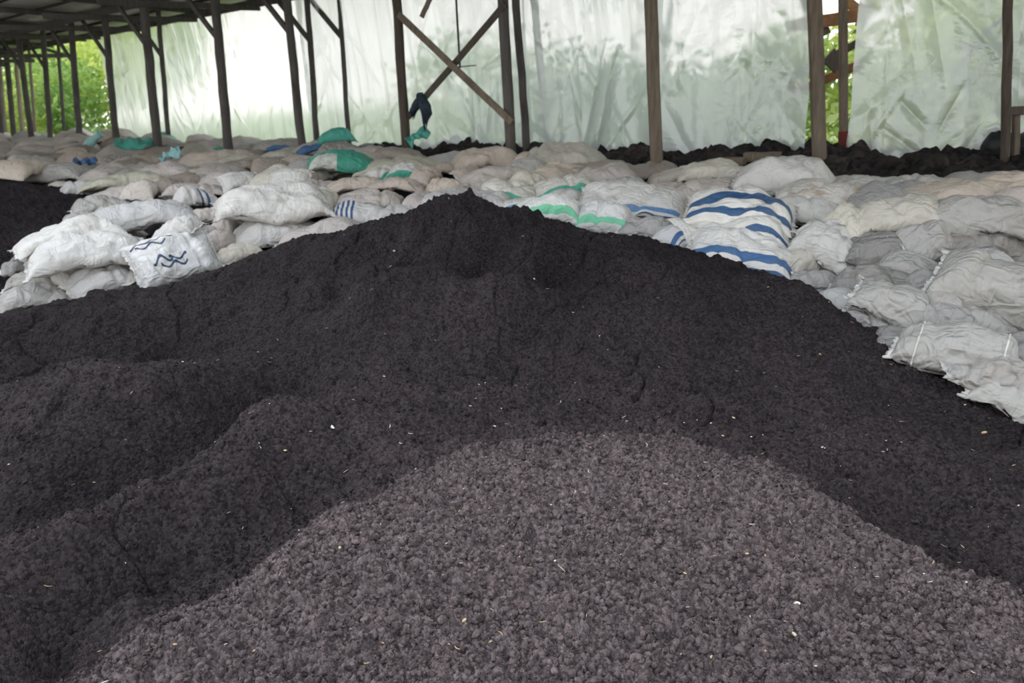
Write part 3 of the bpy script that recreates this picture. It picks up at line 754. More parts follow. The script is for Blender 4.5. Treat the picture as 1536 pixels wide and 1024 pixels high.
# fill the rest of the field of sacks, row by row behind the ones above
def taken(x, y, r=.36):
    for s in SACKS:
        if (s[0] - x) ** 2 + (s[1] - y) ** 2 < (r * (1 + max(0, y - 9) * .02)) ** 2: return True
    return False
frontier = plan([(-300, 258, 9.6), (0, 262, 9.6), (105, 300, 8.8), (115, 330, 7.7), (40, 380, 6.9), (10, 440, 6.5), (110, 460, 6.35), (330, 400, 6.5), (500, 350, 6.6), (620, 320, 6.5), (760, 310, 6.35), (900, 330, 6.0), (1050, 360, 5.7), (1200, 400, 5.3), (1300, 450, 4.8), (1420, 500, 4.5), (1536, 560, 4.2), (1800, 620, 4.1)])
def wall_y(x): return 12.0 - .9 * x
GL = {
 'far': ('small dusty sack among the farthest rows toward the leafy opening', 'sacks in the farthest rows'),
 'mid': ('plain pinkish-tan sack among the crowded middle rows behind the white front sacks', 'sacks in the crowded middle rows'),
 'right': ('plain dusty sack filling a gap between the back-row sacks before the dark debris', 'sacks filling the back row'),
}
rr = random.Random(21)
cand = []
yy_ = 5.0
while yy_ < 30:
    st = .62 if yy_ < 12 else .62 + (yy_ - 12) * .045
    xx_ = -.72 * yy_ - .4
    while xx_ < .78 * yy_:
        cand.append((xx_ + rr.uniform(-.14, .14), yy_ + rr.uniform(-.12, .12)))
        xx_ += st * 1.05
    yy_ += st * .82
fo = np.argsort(frontier[:, 0])
nfill = 0
for (x, y) in cand:
    fy = float(np.interp(x, frontier[fo, 0], frontier[fo, 1]))
    if y < fy + .35 or y > wall_y(x) - (1.75 if x > -3.5 else .7): continue
    if y < 9.6 and x < -4.1 and y < 9.9 + (x + 4.6) * .55 + .0 and x < -4.9: continue
    if taken(x, y): continue
    z = float(ground(x, y)) + .13 + (rr.random() < .35) * .10
    px, py = project(np.array([[x, y, z]])); px = float(px[0]); py = float(py[0])
    if px < -60 or px > 1600: continue
    zone = 'far' if y > 11.2 else ('right' if x > -1.0 else 'mid')
    kinds = {'far': 'ppptbgo', 'mid': 'tppwbgoc', 'right': 'tpbcgw'}[zone]
    k_ = rr.choice(kinds)
    if zone == 'far' and rr.random() < .05: k_ = 'tp'
    L_ = rr.uniform(.74, .98) * (1 + max(0, y - 11) * .022)
    yw = rr.choice([0, 0, 10, -12, 25, -30, 85, 60]) + rr.uniform(-8, 8)
    lb, gp = GL[zone]
    if k_ == 'tp': lb, gp = 'teal sack lying among the farthest dusty rows', 'teal sacks in the farthest rows'
    S(px, py, 100, z, k_, yw, rr.uniform(-5, 5), rr.uniform(-3, 10), T=rr.uniform(.17, .26), L=L_, label=lb, group=gp, fine=(y < 9), sag=.05, seed=300 + nfill)
    nfill += 1
print('SACKS', len(SACKS), 'fill', nfill)

# folded aqua sheeting lying far back on the sacks
def sheet_fold(name, c, L, W, az, tilt, mat, label, cat, seed, rolled=False):
    g = np.random.default_rng(seed)
    if rolled:
        a = np.array([-L/2, 0, 0]); b = np.array([L/2, 0, 0]); n = 10
        pts = [a + (b - a) * i / n for i in range(n + 1)]
        v, f = tube(pts, [W * (.8 + .2 * math.sin(i * 1.3)) for i in range(n + 1)], 14, True, .08, seed, .7)
        me = pymesh(name, v, f, True)
    else:
        nu, nv = 30, 18; u = np.linspace(-1, 1, nu); w = np.linspace(-1, 1, nv); A, B = np.meshgrid(u, w, indexing='ij')
        z = .10 * fbm(A * 2 + seed, B * 2, 3, seed) + .06 * np.abs(np.sin(A * 4 + seed)) * (1 - B * B) + .02
        top = np.stack([A * L / 2, B * W, z], -1); bot = top.copy(); bot[..., 2] -= .012
        Vt = np.concatenate([top.reshape(-1, 3), bot.reshape(-1, 3)]); q = grid_faces(nu, nv); q2 = q[:, ::-1] + nu * nv
        me = mesh_np(name, Vt, np.concatenate([q, q2]))
    o = link(name, me, mat); o.matrix_world = Matrix.Translation(c) @ rotm(az, tilt, .2)
    tag(o, label, cat); return o
aqua = sack_mat('aqua_film', (.33, .58, .58), dirt=(.1, .3, .3), dirt_amt=.3)
sheet_fold('plastic_roll', at_z(131, 218, 1.62), .75, .10, .1, .62, aqua, 'light aqua plastic roll slanting up out of the far sacks', 'plastic roll', 3, True)
sheet_fold('plastic_sheet', at_z(83, 217, 1.60), .85, .22, -.2, -.2, aqua, 'crumpled aqua sheet beside the aqua roll on the far sacks', 'plastic sheet', 4)
sheet_fold('plastic_sheet', at_z(258, 236, 1.62), .32, .13, .3, .4, aqua, 'small aqua scrap lying on the olive and tan sacks', 'plastic sheet', 6)
sheet_fold('plastic_sheet', at_z(128, 246, 1.58), .3, .12, .3, -.2, SM['bl'], 'tiny blue scrap beside the long taupe sack', 'plastic sheet', 8)
sheet_fold('plastic_sheet', at_z(206, 217, 1.68), .7, .22, .3, -.1, SM['tp'], 'crumpled teal and blue sheet on the far sacks below the thin post', 'plastic sheet', 9)

# ------------------------------------------------------------------ compost debris banked against the plastic wall
du = np.array([1, -.9]) / math.hypot(1, .9); dnrm = np.array([.9, 1]) / math.hypot(1, .9)   # along / outward
s_ = np.linspace(-4.8, 9.5, 620); t_ = np.linspace(-1.9, .5, 110)
Sg, Tg = np.meshgrid(s_, t_, indexing='ij')
DX = 0 + du[0] * Sg + dnrm[0] * (Tg - .1); DY = 12.0 + du[1] * Sg + dnrm[1] * (Tg - .1)
prof = np.clip((Tg + 1.75) / 1.0, 0, 1); prof = prof * prof * (3 - 2 * prof)
endf = np.clip((Sg + 4.8) / 3.2, 0, 1); endf = endf * endf * (3 - 2 * endf)
a1, a2, aid = worley(DX / .30, DY / .30, 61); b1, b2, bid = worley(DX / .13, DY / .13, 63)
DZ = 1.18 + (.27 * prof + .16 * prof * fbm(Sg * 1.2, Tg * 1.2, 3, 64)) * endf
DZ += endf * prof * (.15 * np.clip((a2 - a1) * 1.3, 0, 1) ** .6 * aid + .06 * np.clip((b2 - b1) * 1.5, 0, 1) * bid + .03 * fbm(DX * 14, DY * 14, 3, 66))
DZ = np.where(Tg < -1.8, .95, DZ)
soilD = soil_mat('debris_compost', (.016, .0145, .015), (.055, .045, .042), 22, (.12, .07, .05))
me = mesh_np('debris_heap', np.stack([DX, DY, DZ], -1).reshape(-1, 3), grid_faces(620, 110), attr={'dry': np.clip(.35 + fbm(Sg * 3, Tg * 3, 3, 68), 0, 1).ravel()})
tag(link('debris_heap', me, soilD), 'low bank of dark lumpy compost debris along the foot of the plastic sheeting', 'debris heap')

# ground planes: floor of the shed under everything and the yard outside
def flat(name, x0, x1, y0, y1, z, mat, n=40, amp=.0, kind='structure'):
    X, Y_ = np.meshgrid(np.linspace(x0, x1, n), np.linspace(y0, y1, n), indexing='ij')
    Z_ = z + amp * fbm(X * .7, Y_ * .7, 3, 5)
    o = link(name, mesh_np(name, np.stack([X, Y_, Z_], -1).reshape(-1, 3), grid_faces(n, n)), mat); o['kind'] = kind; return o
flat('floor', -45, 40, -8, 60, .42, soilD, 60)
# packed surface that carries the sacks
cx_ = np.arange(-20.5, 8.6, .16); cy_ = np.arange(4.4, 31, .16)
BX, BY = np.meshgrid(cx_, cy_, indexing='ij'); BZ = ground(BX, BY) - .02 + .02 * fbm(BX * 5, BY * 5, 2, 3)
lim = wall_y(BX) - .15
BZ = np.where((BY > lim + .16), .5, BZ)
near_lim = .05 * (BY < 10)
BZ = BZ - near_lim
bed = link('floor_bed', mesh_np('floor_bed', np.stack([BX, BY, BZ], -1).reshape(-1, 3), grid_faces(len(cx_), len(cy_)), attr={'dry': np.zeros(BX.size)}), soilD)
bed.name = 'floor_compost'; bed['kind'] = 'structure'

# ------------------------------------------------------------------ posts
wood_d = wood_mat('post_wood_dark', (.045, .036, .030), (.13, .105, .085))
wood_m = wood_mat('post_wood_weathered', (.10, .080, .060), (.24, .20, .155))
wood_l = wood_mat('post_wood_light', (.17, .135, .105), (.36, .30, .24))
wood_b = wood_mat('post_wood_grey', (.06, .055, .052), (.15, .138, .13))
wood_o = wood_mat('plank_orange', (.16, .075, .035), (.34, .18, .09), 'X')
redp = NT('red_paint').finish((.13, .022, .018, 1), .7)
POSTS = []
def post(pt, pb, Y, wpx, mat, label, ztop=4.55, round_=True, group=None):
    A = at_y(pt[0], pt[1], Y); B = at_y(pb[0], pb[1], Y)
    dz = (A[2] - B[2]); D = (A - B) / dz
    top = B + D * (ztop - B[2]); zb = float(ground(B[0], B[1])) - .25
    bot = B + D * (zb - B[2])
    r = wpx * Y / FPX / 2
    n = 12; R_ = random.Random(int(pt[0] * 7 + 3))
    if round_:
        pts = [bot + (top - bot) * i / n + np.array([R_.uniform(-.008, .008), 0, 0]) for i in range(n + 1)]
        v, f = tube(pts, [r * (1.07 - .1 * i / n) for i in range(n + 1)], 12, True, .05, pt[0])
        me = pymesh('wooden_post', v, f, True)
    else:
        az = math.atan2(P_[0], P_[1]) if False else 0
        v, f = board(bot, top, 2 * r, 2 * r * .75, up=(0, 1, 0), n=8, wob=.004, seed=int(pt[0]))
        me = pymesh('wooden_post', v, f)
    o = link('wooden_post', me, mat); tag(o, label, 'post', group)
    POSTS.append((B, D, Y, r, o)); return o
post((595, 0), (611, 243), 11.3, 13, wood_d, 'dark round post carrying the left end of the crossed braces')
post((754, 0), (767, 226), 10.2, 15, wood_b, 'thick grey-brown post carrying the right end of the crossed braces')
post((774, 0), (790, 215), 11.3, 11, wood_b, 'slimmer grey post standing just behind the thick one with the crossed braces')
post((976, 0), (985, 252), 8.75, 17, wood_m, 'solitary brown square-cut post before the plastic, right of the crossed braces', round_=False)
post((1222, 0), (1230, 262), 7.9, 18, wood_m, 'weathered flat-faced post standing in the gap between two plastic sheets', round_=False)
pr = post((1265, 0), (1265, 240), 8.65, 11, wood_m, 'brownish post with a red painted foot at the edge of the gap', round_=False)
B, D = POSTS[-1][0], POSTS[-1][1]
v, f = board(B + D * (1.3 - B[2]), B + D * (1.72 - B[2]), .092, .072, up=(0, 1, 0), n=2, wob=0)
link('red_foot', pymesh('red_foot', v, f), redp, pr)['label'] = 'red painted foot of the post'
post((1513, 0), (1508, 266), 7.0, 12.5, wood_d, 'dark post at the right edge with a short bench rail fixed to it')
left = [((323, 0), (341, 209), 13.6, 12.5, wood_b, 'thick dark post before the brightest stretch of plastic, below a knee brace'),
        ((217, 20), (236, 212), 14.5, 12, wood_b, 'thick dark post at the first fold of the plastic curtain'),
        ((236, 0), (253, 208), 17.5, 6.5, wood_b, 'thin dark post close beside the thick one at the plastic curtain'),
        ((159, 42), (174, 205), 17.5, 9, wood_b, 'dark post marking where the plastic ends and the leafy opening begins'),
        ((106, 34), (119, 199), 18.5, 8, wood_b, 'dark post in the leafy opening, the nearest one to the plastic edge'),
        ((87, 65), (96, 196), 23.5, 4.5, wood_b, 'very thin post in the leafy opening between two thicker dark ones'),
        ((65, 52), (75, 196), 20.5, 7, wood_b, 'second dark post in the leafy opening, counted from the plastic edge'),
        ((44, 78), (53, 197), 25, 4, wood_l, 'very thin pale post in the leafy opening'),
        ((27, 52), (46, 197), 21, 7.5, wood_b, 'third dark post in the leafy opening, leaning the most'),
        ((25, 104), (33, 194), 27, 5.5, wood_l, 'pale brown post deep in the leafy opening behind the leaning one'),
        ((9, 78), (20, 193), 24, 7, wood_b, 'dark post near the left edge among pale thin ones'),
        ((0, 100), (8, 193), 27.5, 5, wood_l, 'pale post nearest the left edge of the leafy opening'),
        ((-8, 90), (2, 193), 23, 6, wood_b, 'dark post on the very left edge of the view'),
        ((432, 18), (452, 211), 12.9, 11.5, wood_b, 'thick leaning post left of the farthest green-topped sacks'),
        ((461, 0), (475, 208), 14.9, 8, wood_b, 'slim grey post right beside the thick leaning one'),
        ((509, 0), (523, 206), 14.5, 6.5, wood_b, 'thin post against the plastic, between the grey pair and the crossed braces')]
for a in left: post(*a)

# thin uprights seen against the plastic
def stick(name, a, b, r, mat, label, cat='stick', seg=8, lump=.06):
    n = 6; pts = [a + (b - a) * i / n for i in range(n + 1)]
    v, f = tube(pts, r, seg, True, lump, a[0]); o = link(name, pymesh(name, v, f, True), mat); tag(o, label, cat); return o
stick('hanging_rod', at_y(682, -40, 12.2), at_y(690, 102, 12.2), .017, wood_d, 'thin dark rod hanging down behind the crossed braces', 'rod')
stick('twig', at_y(680, 101, 12.1), at_y(714, 98, 12.1), .008, wood_d, 'thin horizontal twig at the lower end of the hanging rod', 'twig')

# crossed braces between the two posts, and the rag tied to one
def brace(a, b, w, mat, label, Ya, Yb, t=.035):
    A = at_y(a[0], a[1], Ya); Bq = at_y(b[0], b[1], Yb)
    v, f = board(A, Bq, w, t, up=(.3, 1, 0), n=8, wob=.004, seed=int(a[0]))
    o = link('diagonal_brace', pymesh('diagonal_brace', v, f), mat); tag(o, label, 'brace'); return o
brace((598, 22), (768, 184), .085, wood_m, 'long pale brace falling from the dark post down to the thick post', 11.15, 10.02)
brace((758, 6), (612, 176), .08, wood_d, 'long dark brace crossing the pale one, with a rag tied low on it', 10.1, 11.28)
brace((646, -4), (632, 26), .06, wood_m, 'short stub of board slanting at the top above the long pale brace', 11.0, 11.0)

cloth = NT('rag_cloth'); P_g = cloth.n('NewGeometry').outputs['Position']
ragm = cloth.finish(cloth.ramp(cloth.noise(P_g, 9, 3), [(.3, (.012, .018, .028)), (.7, (.035, .055, .075))]), .9)
def rag():
    c = at_y(630, 143, 11.0); k = 11.0 / FPX
    root = empty('hanging_rag', c); tag(root, 'torn dark blue rag knotted on the crossed brace, hanging in two tails', 'rag')
    def tail(name, pts, ws, seed):
        nu, nv = 26, 16; V = []; 
        pts = np.array(pts) * k; ws = np.array(ws) * k
        for i in range(nu):
            s = i / (nu - 1) * (len(pts) - 1); q = min(int(s), len(pts) - 2); f_ = s - q
            p = pts[q] * (1 - f_) + pts[q+1] * f_; w = ws[q] * (1 - f_) + ws[q+1] * f_
            for j in range(nv):
                an = 2 * math.pi * j / nv
                r = w * (1 + .28 * math.sin(3 * an + seed) + .10 * math.sin(7 * an + i * .4))
                drop = -(i / (nu - 1)) ** 6 * k * 9 * math.sin(5 * an + seed)
                V.append((p[0] + math.cos(an) * r, math.sin(an) * r * .45, -p[1] + drop))
        F_ = [(i*nv+j, i*nv+(j+1) % nv, (i+1)*nv+(j+1) % nv, (i+1)*nv+j) for i in range(nu-1) for j in range(nv)]
        F_ += [tuple(range(nv))[::-1], tuple((nu-1)*nv+j for j in range(nv))]
        return link(name, pymesh(name, V, F_, True), ragm, root)
    tail('tail', [(0, 0), (-6, 10), (-11, 18), (-14, 26)], [3, 6.5, 5.5, 2.0], 1)
    tail('tail', [(1, 0), (4, 14), (7, 26), (4, 33), (3, 40)], [4, 8, 7.5, 4, 1.6], 2)
    tail('knot', [(1, -4), (0, 0), (0, 5)], [3, 5.5, 4], 3)
rag()

# wooden rail and leg at the right edge, round black bundle, sawn blocks
b0 = at_y(1506, 167, 7.0); b1 = at_y(1590, 163, 7.05)
bench = empty('bench_frame', b0); tag(bench, 'dark wooden bench rail with a short leg, fixed to the post at the right edge', 'bench')
def local(v, c): return [np.array(q) - c for q in v]
v, f = board(b0, b1, .075, .06, up=(0, 1, 0)); link('rail', pymesh('rail', local(v, b0), f), wood_d, bench)
v, f = board(at_y(1524, 170, 7.05), at_y(1523, 255, 7.05), .055, .05, up=(0, 1, 0)); link('leg', pymesh('leg', local(v, b0), f), wood_m, bench)
v, f = board(at_y(1578, 167, 7.08), at_y(1578, 262, 7.08), .055, .05, up=(0, 1, 0)); link('leg', pymesh('leg', local(v, b0), f), wood_m, bench)
def lumpball(name, c, rx, ry, rz, mat, seed, label, cat):
    nu, nv = 40, 28; V = []; 
    for i in range(nv + 1):
        ph = math.pi * i / nv
        for j in range(nu):
            th = 2 * math.pi * j / nu
            d = np.array([math.sin(ph) * math.cos(th), math.sin(ph) * math.sin(th), math.cos(ph)])
            r = 1 + .10 * float(vnoise(np.array(d[0] * 2.5 + seed), np.array(d[2] * 2.5 + d[1]), 4)) + .025 * math.sin(th * 9 + d[2] * 5)
            V.append(c + d * r * np.array([rx, ry, rz]))
    F_ = [(i*nu+j, (i+1)*nu+j, (i+1)*nu+(j+1) % nu, i*nu+(j+1) % nu) for i in range(nv) for j in range(nu)]
    o = link(name, pymesh(name, V, F_, True), mat); tag(o, label, cat); return o
blackp = NT('black_plastic').finish((.014, .016, .018, 1), .45)
lumpball('black_bundle', at_y(1498, 226, 7.75), .17, .2, .24, blackp, 2, 'round black plastic bundle sitting on the debris left of the last post', 'bundle')
lumpball('black_bundle', at_y(1536, 228, 7.6), .22, .2, .21, blackp, 5, 'flatter black plastic bundle under the bench rail', 'bundle')
def block(px, py, Y, w, h, dpt, label, seed):
    c = at_y(px, py, Y); k = Y / FPX
    v, f = board(c + np.array([-w * k / 2, .1, 0]), c + np.array([w * k / 2, -.05, .0]), dpt, h * k, n=4, seed=seed, wob=.004, up=(0, 0, 1))
    o = link('wooden_block', pymesh('wooden_block', v, f), wood_m); tag(o, label, 'wooden block')
block(1145, 236, 8.3, 48, 13, .2, 'longer sawn wooden block lying on the debris left of the gap posts', 3)
block(1098, 242, 8.2, 34, 10, .16, 'shorter sawn wooden block beside the longer one on the debris', 4)
stick('green_stick', at_y(1386, 268, 7.4), at_y(1412, 254, 7.6), .012, NT('green_stem').finish((.10, .15, .10, 1), .7), 'thin grey-green stem poking out of the dark debris', 'stem')
gcl = sheet_fold('plastic_sheet', at_y(628, 206, 11.1), .34, .16, .2, .5, SM['tp'], 'torn dark green scrap caught at the foot of the dark post', 'plastic sheet', 12)

# ------------------------------------------------------------------ plastic sheeting wall
def plastic(name, tint, clear, seed):
    t = NT(name); g = t.n('NewGeometry').outputs['Position']
    tr = t.n('BsdfRefraction'); t.set(tr, 'Color', (.97, .97, .96, 1)); t.set(tr, 'IOR', 1.045); t.set(tr, 'Roughness', .42)
    tl = t.n('BsdfTranslucent'); t.set(tl, 'Color', c4(tint))
    df = t.n('BsdfDiffuse'); t.set(df, 'Color', c4(tuple(x * .8 for x in tint)))
    gl = t.n('BsdfGlossy'); t.set(gl, 'Roughness', .16); t.set(gl, 'Color', (.9, .95, 1, 1))
    nz = t.noise(g, 1.7, 4, .6, 1.0); h = t.math('ADD', nz, t.math('MULTIPLY', t.noise(g, 7, 3, .6, 2.0), .25))
    bn = t.bump(h, .35, .05)
    for q in (tl, df, gl): t.set(q, 'Normal', bn)
    m1 = t.n('MixShader'); t.set(m1, 0, .36); t.t.links.new(tl.outputs[0], m1.inputs[1]); t.t.links.new(df.outputs[0], m1.inputs[2])
    m2 = t.n('MixShader'); t.set(m2, 0, t.math('MULTIPLY_ADD', nz, .16, clear - .08)); t.t.links.new(m1.outputs[0], m2.inputs[1]); t.t.links.new(tr.outputs[0], m2.inputs[2])
    m3 = t.n('MixShader'); t.set(m3, 0, .10); t.t.links.new(m2.outputs[0], m3.inputs[1]); t.t.links.new(gl.outputs[0], m3.inputs[2])
    t.t.links.new(m3.outputs[0], t.out.inputs[0]); return t.m
PA = plastic('clear_film', (.86, .88, .88), .28, 1)
PB = plastic('overexposed_film', (.88, .90, .91), .46, 2)  # paler, more see-through copy of the film, giving the left sheets their overexposed glare
def wall_pt(px, Yoff=0):
    # where column px meets the wall line
    k = (px - 768) / FPX
    lo, hi = 5.0, 60.0
    for _ in range(50):
        m = (lo + hi) / 2; P = at_yz(px, m, 1.9)
        if P[1] - wall_y(P[0]) > 0: hi = m
        else: lo = m
    return at_yz(px, lo, 1.9)
def sheet(pa, pb, mat, label, seed, fold=.05, bulge=.1, off=0.0, zt=4.14, zb=.95, creases=()):
    A = wall_pt(pa); Bp = wall_pt(pb); nu, nv = 220, 130
    u = np.linspace(0, 1, nu); w = np.linspace(0, 1, nv); Uu, Ww = np.meshgrid(u, w, indexing='ij')
    d = (Bp - A)[:2]; Lg = np.linalg.norm(d); d = d / Lg; nn = np.array([-d[1], d[0]]);
    if nn[1] < 0: nn = -nn
    x = Uu * Lg
    gather = fold * (.35 + .65 * Ww ** 1.5)
    ph = 1.2 * fbm(x * .8 + seed, Ww * 1.5, 2, seed)
    dis = gather * (np.sin(x * 11 + ph * 5 + seed) * .5 + np.abs(fbm(x * 3.4 + Ww * .9 + seed, Ww * .7, 3, seed + 1)) * 2.2)
    dg = x * .8 + Ww * 2.2; dis = dis + .02 * np.clip(1 - np.abs(fbm(dg * 1.3 + seed, (x - Ww * 2) * .35, 3, seed + 5)) * 8, 0, 1)
    dg2 = x * .9 - Ww * 2.0; dis = dis + .02 * np.clip(1 - np.abs(fbm(dg2 * 1.1 + seed * 2, (x + Ww * 2) * .3, 3, seed + 9)) * 9, 0, 1)
    dis = dis + bulge * np.sin(math.pi * Uu) * np.sin(math.pi * np.clip(Ww, 0, 1)) + off
    for (x0, w0, x1, w1, am, wd) in creases:
        ax, aw = x0 * Lg, w0 * 3.2; bx_, bw = x1 * Lg, w1 * 3.2; px_, pw_ = x, Ww * 3.2
        L2 = (bx_ - ax) ** 2 + (bw - aw) ** 2; f_ = np.clip(((px_ - ax) * (bx_ - ax) + (pw_ - aw) * (bw - aw)) / L2, 0, 1)
        dd = np.hypot(px_ - ax - f_ * (bx_ - ax), pw_ - aw - f_ * (bw - aw))
        dis = dis - .55 * am * np.clip(1 - dd / (1.6 * wd), 0, 1) ** 2 * np.sin(math.pi * np.clip(f_, .02, .98))
    z = zb + (zt - zb) * Ww + .03 * np.sin(x * 2 + seed) * (1 - Ww)
    edge = .035 * fbm(Ww * 4 + seed, Ww * 0, 2, seed) * (np.abs(Uu - .5) * 2) ** 6
    X = A[0] + d[0] * (x + edge) + nn[0] * dis; Yq = A[1] + d[1] * (x + edge) + nn[1] * dis
    o = link('plastic_curtain', mesh_np('plastic_curtain', np.stack([X, Yq, z], -1).reshape(-1, 3), grid_faces(nu, nv)), mat)
    tag(o, label, 'plastic sheet'); return o
sheet(172, 243, PB, 'white pleated plastic sheet at the edge of the leafy opening', 1, .10, .05)
sheet(240, 345, PB, 'brightest white plastic sheet between two dark far posts', 2, .07, .08)
sheet(340, 470, PB, 'pale plastic sheet behind the thick leaning post', 3, .08, .08, zt=4.1)
sheet(464, 612, PA, 'softly pleated plastic sheet left of the crossed braces', 4, .06, .10)
sheet(606, 792, PA, 'wrinkled plastic sheet behind the crossed braces', 5, .05, .14, creases=((.62, .5, .9, .6, .06, .05), (.72, .42, .66, .2, .06, .04), (.1, .2, .03, .05, .08, .06)))
sheet(786, 990, PA, 'clear plastic sheet with a gathered silvery fold, left of the solitary brown post', 6, .07, .16, creases=((.62, .62, .42, .03, .26, .07), (.70, .60, .52, .02, .28, .06), (.56, .24, .50, .02, .22, .05), (.60, .30, .47, .02, .2, .04), (.30, .52, .42, .2, .07, .05)))
sheet(983, 1208, PA, 'smooth greenish plastic sheet between the solitary brown post and the gap', 7, .035, .16)
sheet(1272, 1512, PA, 'slack plastic sheet with diagonal creases, right of the gap', 8, .04, .22, creases=((.12, .34, .22, .08, .09, .06), (.30, .34, .52, .24, .07, .06), (.10, .95, .42, .36, .10, .12), (.30, .9, .62, .32, .08, .12), (.72, .4, .56, .2, .06, .08), (.20, .25, .55, .14, .06, .05)))
sheet(1514, 1760, PA, 'plastic sheet beyond the last post at the right edge', 9, .04, .1)

# ------------------------------------------------------------------ roof and its timbers over the far side
roof_top = NT('roof_sheet'); gR = roof_top.n('NewGeometry').outputs['Position']
roof_top_c = (roof_top.ramp(roof_top.noise(gR, 1.3, 4), [(.3, (.40, .38, .37)), (.7, (.66, .62, .59))]))
q1 = roof_top.n('BsdfDiffuse'); roof_top.set(q1, 'Color', roof_top_c); q2 = roof_top.n('BsdfTranslucent'); roof_top.set(q2, 'Color', roof_top_c)
q3 = roof_top.n('MixShader'); roof_top.set(q3, 0, roof_top.math('MULTIPLY', roof_top.smooth(roof_top.noise(gR, .7, 2), .42, .6), .16)); roof_top.t.links.new(q1.outputs[0], q3.inputs[1]); roof_top.t.links.new(q2.outputs[0], q3.inputs[2]); roof_top.t.links.new(q3.outputs[0], roof_top.out.inputs[0]); roofm = roof_top.m
def LW(s, t): return np.array([du[0] * s + dnrm[0] * t, 12.0 + du[1] * s + dnrm[1] * t])
RS = .06
RV = []; RF = []
def roof_panel(s0, s1, t0, t1, z0):
    ns = int((s1 - s0) / .05); nt = 4
    A, B_ = np.meshgrid(np.linspace(s0, s1, ns), np.linspace(t0, t1, nt), indexing='ij')
    z = z0 - RS * B_ + .018 * np.sin(A * 2 * math.pi / .2)
    X = du[0] * A + dnrm[0] * B_; Y_ = 12 + du[1] * A + dnrm[1] * B_
    b = sum(len(v) for v in RV); q = grid_faces(ns, nt) + b
    RV.append(np.concatenate([np.stack([X, Y_, z + .004], -1).reshape(-1, 3), np.stack([X, Y_, z - .004], -1).reshape(-1, 3)]))
    RF.append(q[:, ::-1]); RF.append(q + ns * nt)
s0 = -34.0
while s0 < 11:
    tt0 = .7; i_ = 0
    t_in = -9.6 if s0 < -4 else -5.6  # unseen inner reach sized to cut top light on the sacks, front left open
    while tt0 > t_in + .1:
        r_ = random.Random(int(s0 * 10) * 77 + i_)
        gap = .22 if r_.random() < .3 and i_ > 0 else .0
        ln = min(1.9, tt0 - t_in)
        roof_panel(s0, s0 + 2.94 - (.16 if r_.random() < .25 else 0), tt0 - ln - .04 + gap, tt0, 4.27 + .01 * (i_ % 2)); tt0 -= ln; i_ += 1
    s0 += 2.9
o = link('ceiling', mesh_np('ceiling', np.concatenate(RV), np.concatenate(RF)), roofm); o['kind'] = 'structure'
beams = []
def bm_(s0, t0, s1, t1, z0, z1, w, h, mat, name, label, cat, group=None):
    a = LW(s0, t0); b = LW(s1, t1)
    v, f = board((a[0], a[1], z0), (b[0], b[1], z1), w, h, n=6, wob=.006, seed=int(s0 * 9 + t0 * 5) & 255)
    o = link(name, pymesh(name, v, f), mat); tag(o, label, cat, group); return o
for t0, nm in ((-.05, 'eave beam running along the top of the plastic wall'), (-1.6, 'roof beam over the inner row of posts'), (-4.2, 'roof beam over the middle of the far sacks'), (-7.2, 'roof beam nearest the open middle of the shed')):
    bm_(-33, t0, 10.5 if t0 > -5 else -15, t0, 4.08 - t0 * RS, 4.08 - t0 * RS, .07, .14, wood_b, 'roof_beam', 'long dark ' + nm, 'beam')
s0 = -33.0
while s0 < 10:
    ti = -9.2 if s0 < -4.2 else -5.4
    bm_(s0, .6, s0, ti, 4.17 - .6 * RS, 4.17 - ti * RS, .06, .11, wood_b, 'rafter', 'dark rafter spanning from the eave inward under the roof sheets', 'rafter', 'rafters under the far roof')
    if s0 < -4.2:
        zt_ = 3.72 if s0 < -15 else 4.0
        bm_(s0, .0, s0, -7.2 if s0 < -15 else -3.0, zt_, zt_, .05, .10, wood_b, 'tie_beam', 'dark horizontal tie beam crossing between post rows below the roof', 'tie beam', 'tie beams below the far roof')
        for a_, b_, za, zb_ in ((-7.2, -5.9, 3.72, 4.5), (-4.2, -5.6, 3.72, 4.45), (-4.2, -2.8, 3.72, 4.3), (-1.6, -2.9, 3.72, 4.3), (0, -1.4, 3.72, 4.2)):
            if s0 > -15: continue
            bm_(s0, a_, s0, b_, za, zb_, .045, .08, wood_b, 'knee_brace', 'dark slanting knee brace under the far roof', 'knee brace', 'knee braces under the far roof')
    s0 += 2.45
for i in range(11):
    t0 = .5 - i * .9
    e = 10 if t0 > -5.6 else -4.5
    bm_(-33, t0, e, t0, 4.225 - t0 * RS, 4.225 - t0 * RS, .05, .05, wood_d, 'batten', 'thin dark batten running lengthwise under the roof sheets', 'batten', 'battens under the roof sheets')
# knee braces on the individual far posts
for (Bp, Dp, Y, r, o) in POSTS[7:]:
    if Y > 22: continue
    top = Bp + Dp * (3.3 - Bp[2])
    for sg in (-1,):
        e = top + np.array([du[0] * sg * .95, du[1] * sg * .95, .85])
        v, f = board(top, e, .05, .09, n=4, seed=int(Y * 10)); link('knee_brace', pymesh('knee_brace', v, f), wood_b, o)

